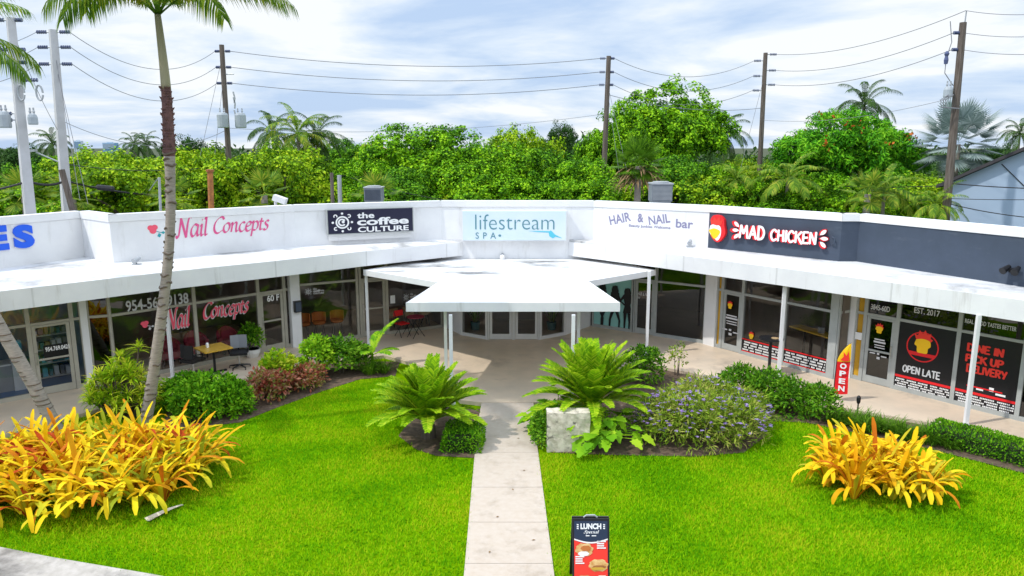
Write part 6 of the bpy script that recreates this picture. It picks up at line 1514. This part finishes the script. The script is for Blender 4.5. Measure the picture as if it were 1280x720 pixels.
# ================================================================== UTILITY POLES AND LINES
def wpole(px, ytop, Y, label, r0=.17, r1=.12, m='woodpole', name='utility_pole', pxb=None, square=False):
    c = atY(px, ytop, Y); b = atY(pxb if pxb else px, 260, Y) if pxb else c
    bx = c.x + (b.x - c.x) * (c.z / max(c.z - b.z, .1)) if pxb else c.x
    t = thing(name, (bx, Y, 0), label, 'utility pole'); g = MB()
    g.tube([(bx, Y, -.1), ((bx + c.x) / 2, Y, c.z / 2), (c.x, Y, c.z)], [r0, (r0 + r1) / 2, r1], 4 if square else 10); g.build('pole', M[m], t); return t, Vector((c.x, Y, c.z)), Vector((bx, Y, 0))
def onp(top, base, py):                      # the point on the pole seen at row py
    z = atY(640, py, top.y).z; k = z / top.z; return base.lerp(top, k)
def insul(t, p, side, L_=.55, m='insul', up=.0):
    g = MB(); e = p + Vector((side * L_, 0, up)); g.tube([p, e], .025, 6); ar = g.build('insulator_arm', M['galv'], t)
    g = MB(); n_ = 5
    for i in range(n_): q = p.lerp(e, .45 + .5 * i / (n_ - 1)); g.tube([q - Vector((.012, 0, 0)), q + Vector((.012, 0, 0))], .07, 8)
    g.build('insulator', M[m], ar); return e
def trafo(t, c, h=.75, r=.24):
    g = MB(); g.lathe((c.x, c.y, c.z), [(r * .9, 0), (r, .04), (r, h - .1), (r * .8, h), (.0, h + .05)], 14); o = g.build('transformer', M['trafo'], t, smooth=False)
    for s in (-1, 1): g = MB(); g.lathe((c.x + s * r * .4, c.y, c.z + h), [(.05, 0), (.03, .06), (.05, .1), (.03, .16), (.03, .24), (0, .25)], 8); g.build('bushing', M['galv'], o)
W_ = []
def wire(p, q, sag, label, r=.018, m='wire', n=22, cat='power line'):
    r = r * .8
    g = MB(); pts = [Vector(p).lerp(Vector(q), i / n) - Vector((0, 0, sag * 4 * (i / n) * (1 - i / n))) for i in range(n + 1)]
    g.tube(pts, r, 5); return tag(g.build('power_line' if cat == 'power line' else 'telephone_cable', M[m], org=Vector(p).lerp(Vector(q), .5)), label, cat)
# concrete poles at left
t1, T1, B1 = wpole(13, 22, 27, 'first square concrete utility pole at the left picture edge', .27, .17, 'concpole', 'concrete_pole', pxb=37, square=True)
t2, T2, B2 = wpole(66, 37, 29, 'second square concrete utility pole, right of the first', .27, .17, 'concpole', 'concrete_pole', pxb=84, square=True)
e2 = []
for y in (40, 59, 80): p = onp(T2, B2, y); insul(t2, p, -1, .62); e2.append(insul(t2, p, 1, .62))
for y in (25, 62, 78): p = onp(T1, B1, y); insul(t1, p, -1, .6); insul(t1, p, 1, .4)
for y, s in ((100, 1), (142, -1), (150, -1)): p = onp(T1, B1, y); insul(t1, p, s, .75)
p = onp(T1, B1, 100)
for dx, dy in ((.2, -.1), (.85, -.1)):
    g = MB(); q = p + Vector((dx, -.15, -.45)); g.tube([q + Vector((.12 * math.cos(a), 0, .26 * math.sin(a))) for a in np.linspace(0, 6.0, 14)], .035, 5); g.build('fuse_cutout', M['galv'], t1)
trafo(t1, onp(T1, B1, 160) + Vector((-.5, -.1, 0)), .55, .2); trafo(t1, onp(T1, B1, 156) + Vector((.5, -.1, 0)), .35, .16)
g = MB(); p = onp(T2, B2, 205); g.tube([p, p + Vector((-.9, -.2, .45))], .03, 6); g.obox(p + Vector((-1.1, -.25, .5)), (.24, 0, .02), (0, .1, 0), (0, 0, .045)); g.build('street_lamp_arm', M['galv'], t2)
ts, Ts, Bs = wpole(77, 212, 28.4, 'short dark leaning stub pole beside second concrete pole', .12, .11, 'woodpole', 'stub_pole', pxb=90)
# wooden poles
t3, T3, B3 = wpole(277, 56, 38, 'wooden utility pole with two grey transformers left of the coconut palms', pxb=290)
t4, T4, B4 = wpole(761, 70, 40, 'middle wooden utility pole in front of the tall trees', pxb=753)
t5, T5, B5 = wpole(957, 66, 43, 'second wooden utility pole from right, near the feathery tree', pxb=947)
t6, T6, B6 = wpole(1204, 28, 31, 'tall leaning wooden utility pole near the blue house', .19, .13, pxb=1183)
e3 = []
for y in (64, 84, 104):
    p = onp(T3, B3, y); e3.append((insul(t3, p, -1, .35), insul(t3, p, 1, .40)))
g = MB(); p = onp(T3, B3, 93); g.tube([p, p + Vector((.55, -.1, 0))], .03, 6); g.build('cutout_arm', M['galv'], t3)
for dx, y in ((-.02, 160), (.75, 160)):
    c = onp(T3, B3, y) + Vector((dx - .0, -.42 if dx < .2 else -.1, 0)); trafo(t3, c, .72, .27)
for y in (115, 122, 138): p = onp(T3, B3, y) + Vector((.5, -.2, 0)); g = MB(); g.tube([p, p + Vector((.06, 0, -.3)), p + Vector((.02, 0, -.55))], .04, 6); g.build('fuse_cutout', M['galv'], t3)
e4 = []
for y in (73, 90, 106): p = onp(T4, B4, y); e4.append((insul(t4, p, -1, .45), insul(t4, p, 1, .30)))
e5 = []
for y in (76, 95, 113): p = onp(T5, B5, y); e5.append((insul(t5, p, -1, .62), None))
for i, y in enumerate((68, 88, 106)): p = onp(T5, B5, y); e5[i] = (e5[i][0], insul(t5, p, 1, .62))
e6 = [T6 + Vector((.05, 0, .45))]
g = MB(); g.tube([T6 + Vector((.06, 0, -.3)), T6 + Vector((.08, 0, .45))], .03, 6); g.build('top_spike', M['galv'], t6)
for y in (41, 62): e6.append(insul(t6, onp(T6, B6, y), -1, .35))
c = onp(T6, B6, 122) + Vector((-.42, -.1, 0)); trafo(t6, c, .40, .17)
for i in range(3): g = MB(); q = c + Vector((-.05 + .1 * i, -.15, .1)); g.tube([q, q + Vector((-.3, 0, -.2)), q + Vector((-.25, 0, -.5)), q + Vector((.3, 0, -.55))], .02, 5); g.build('jumper_cable', M['wire'], t6)
p = onp(T6, B6, 72) + Vector((-.55, 0, 0)); g = MB(); g.tube([p + Vector((0, 0, 1.4)), p + Vector((.15, 0, .6)), p, p + Vector((.0, 0, -.6)), p + Vector((.4, 0, -1.1))], .018, 5); g.build('jumper_cable', M['wire'], t6); g = MB(); g.lathe((p.x, p.y, p.z - .25), [(.07, 0), (.09, .15), (.06, .3), (.1, .4), (.04, .5)], 8); g.build('lightning_arrester', M['insul'], t6)
nm3 = ('top', 'middle', 'lowest')
for i in range(3):
    wire(e3[i][1], e4[i][0], .55, f'{nm3[i]} one of three lines from transformer pole to middle wooden pole', .020)
    wire(e2[i], e3[i][0], 1.1, f'{nm3[i]} one of three lines from concrete pole to transformer pole', .017)
    wire(e4[i][1], e5[i][0], .9, f'{nm3[i]} one of three lines from middle wooden pole to second from right', .017)
    wire(e5[i][1], e6[i], .5, f'{nm3[i]} one of three lines reaching the tall leaning pole from the left', .018)
    q = atY(1400, (0, 28, 52)[i], 27); wire(e6[i] + Vector((.4 if i else 0, 0, 0)), q, .3, f'{nm3[i]} one of three lines leaving right from the tall leaning pole', .016)
    wire(e2[i] + Vector((-1.24, 0, 0)), atY(-120, (20, 45, 70)[i] + 40, 24), .4, f'{nm3[i]} one of three lines leaving left from the second concrete pole', .014)
for (p, q, s, lb_, r) in (
    (onp(T3, B3, 160), onp(T4, B4, 142), .5, 'thin pale line crossing low from transformer pole to middle pole', .012),
    (onp(T2, B2, 150), onp(T3, B3, 162), .9, 'thin line sagging low from second concrete pole to transformer pole', .015),
    (onp(T4, B4, 118), onp(T5, B5, 135), .4, 'thin line from middle pole passing before the tallest tree', .018),
    (onp(T5, B5, 150), onp(T6, B6, 121), .4, 'thin line rising to the transformer on the leaning pole', .012),
    (onp(T1, B1, 35), onp(T2, B2, 170), .3, 'thin diagonal wire between the two concrete poles', .012)):
    wire(p, q, s, lb_, r)
ca = 'cable'
for (p, q, s, lb_, r) in (
    (onp(T1, B1, 226), onp(T2, B2, 226), .15, 'thick black cable between the two concrete poles', .06),
    (atY(-120, 245, 25), onp(T1, B1, 227), .2, 'thick black cable leaving left from the first concrete pole', .05),
    (onp(T2, B2, 226), onp(T3, B3, 236), .45, 'thick black cable bundle from second concrete pole to transformer pole', .055),
    (onp(T2, B2, 205), onp(T3, B3, 205), .3, 'thin black cable above the cable bundle left of transformer pole', .022),
    (onp(T3, B3, 232), onp(T4, B4, 234), .75, 'low black cable before the trees from transformer pole to middle pole', .026),
    (onp(T3, B3, 206), onp(T4, B4, 218), .5, 'upper thin cable before the trees from transformer pole to middle pole', .016),
    (onp(T4, B4, 222), onp(T5, B5, 226), .35, 'low black cable from middle pole to second pole from right', .022),
    (onp(T5, B5, 222), onp(T6, B6, 232), .25, 'upper low cable before the feathery tree', .02),
    (onp(T5, B5, 232), onp(T6, B6, 250), .25, 'lower cable before the feathery tree', .016),
    (onp(T6, B6, 229), atY(1400, 236, 27), .1, 'highest of three cables before the blue house wall', .028),
    (onp(T6, B6, 248), atY(1400, 246, 27), .08, 'middle of three cables before the blue house wall', .018),
    (onp(T6, B6, 254), atY(1400, 275, 27), .25, 'lowest of three cables before the blue house wall', .026),
    (atY(438, 222, 31), onp(T4, B4, 240), .9, 'cable dropping from the grey green post toward middle pole', .015)):
    wire(p, q, s, lb_, r, 'cable', cat='cable')
p, q = atY(120, 234, 28.6), atY(143, 236, 28.8); g = MB(); g.tube([p, p.lerp(q, .1), p.lerp(q, .9), q], [.06, .11, .11, .06], 8); tag(g.build('splice_closure', M['cable'], org=p), 'fat black splice case on the cable bundle right of stub pole', 'splice case')
for i, (T_, B_, y0, xg, yg, lb_) in enumerate(((T3, B3, 70, 238, 250, 'guy wire running down left of the transformer pole'), (T3, B3, 95, 262, 252, 'steeper guy wire running down beside the transformer pole'), (T4, B4, 105, 792, 252, 'guy wire running down right of the middle wooden pole'), (T4, B4, 112, 779, 252, 'steeper guy wire right of the middle wooden pole'), (T5, B5, 95, 915, 252, 'guy wire running down left of second pole from right'), (T2, B2, 80, 110, 255, 'guy wire running down right of the second concrete pole'), (T2, B2, 60, 100, 250, 'steeper guy wire right of the second concrete pole'))):
    wire(onp(T_, B_, y0), atY(xg, yg, T_.y - 1), 0, lb_, .013, cat='power line')
# ================================================================== LIGHT
TS = Vector((-1.66, -.6, 2.5)).normalized()
sl = bpy.data.lights.new('sun', 'SUN'); so = bpy.data.objects.new('sun', sl); C.objects.link(so)
sl.energy = 2.6; sl.angle = R(1.2); sl.color = (1, .96, .89)
so.rotation_euler = (-TS).to_track_quat('-Z', 'Y').to_euler(); so.location = (-20, -10, 40)
w = bpy.data.worlds.new('World'); scene.world = w; w.use_nodes = True
N, L = w.node_tree.nodes, w.node_tree.links
bg = N['Background']
sky = N.new('ShaderNodeTexSky'); sky.sky_type = 'NISHITA'; sky.sun_disc = False
sky.sun_elevation = math.asin(TS.z); sky.sun_rotation = math.atan2(TS.x, TS.y); sky.air_density = 1.0; sky.dust_density = 1.5
bg.inputs['Strength'].default_value = .10
# cloud layer: blue-grey and white banks in the sky dome
tc = N.new('ShaderNodeTexCoord'); sx = N.new('ShaderNodeSeparateXYZ'); L.new(tc.outputs['Generated'], sx.inputs[0])
zz = N.new('ShaderNodeMath'); zz.operation = 'MAXIMUM'; L.new(sx.outputs['Z'], zz.inputs[0]); zz.inputs[1].default_value = .0
za = N.new('ShaderNodeMath'); za.operation = 'ADD'; L.new(zz.outputs[0], za.inputs[0]); za.inputs[1].default_value = .13
dv = N.new('ShaderNodeVectorMath'); dv.operation = 'DIVIDE'; L.new(tc.outputs['Generated'], dv.inputs[0])
cb = N.new('ShaderNodeCombineXYZ'); [L.new(za.outputs[0], cb.inputs[i]) for i in range(3)]; L.new(cb.outputs[0], dv.inputs[1])
n1 = N.new('ShaderNodeTexNoise'); n1.inputs['Scale'].default_value = .85; n1.inputs['Detail'].default_value = 9; n1.inputs['Roughness'].default_value = .56; n1.inputs['Distortion'].default_value = .3
L.new(dv.outputs[0], n1.inputs['Vector'])
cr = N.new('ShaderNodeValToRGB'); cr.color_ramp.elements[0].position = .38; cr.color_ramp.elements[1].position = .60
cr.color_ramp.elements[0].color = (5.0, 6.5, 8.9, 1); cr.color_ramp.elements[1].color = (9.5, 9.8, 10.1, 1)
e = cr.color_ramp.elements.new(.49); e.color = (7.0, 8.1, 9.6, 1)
L.new(n1.outputs['Fac'], cr.inputs['Fac'])
# overcast dome: extra brightness added above the view to lift fill in the shade
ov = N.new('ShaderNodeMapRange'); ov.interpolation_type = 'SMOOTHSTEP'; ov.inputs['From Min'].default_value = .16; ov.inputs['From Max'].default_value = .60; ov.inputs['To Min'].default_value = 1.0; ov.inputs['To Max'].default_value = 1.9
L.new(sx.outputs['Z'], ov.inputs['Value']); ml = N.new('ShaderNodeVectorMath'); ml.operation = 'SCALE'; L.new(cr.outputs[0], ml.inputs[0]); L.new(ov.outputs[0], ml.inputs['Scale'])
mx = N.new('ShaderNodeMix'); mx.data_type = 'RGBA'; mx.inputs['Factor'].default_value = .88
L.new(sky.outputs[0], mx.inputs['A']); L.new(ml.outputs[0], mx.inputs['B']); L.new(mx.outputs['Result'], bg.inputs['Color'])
scene.view_settings.view_transform = 'Standard'; scene.view_settings.look = 'None'; scene.view_settings.exposure = 0.15; scene.view_settings.gamma = 1
scene.render.engine = 'CYCLES'; scene.cycles.max_bounces = 6; scene.cycles.transparent_max_bounces = 12; scene.cycles.sample_clamp_indirect = 6
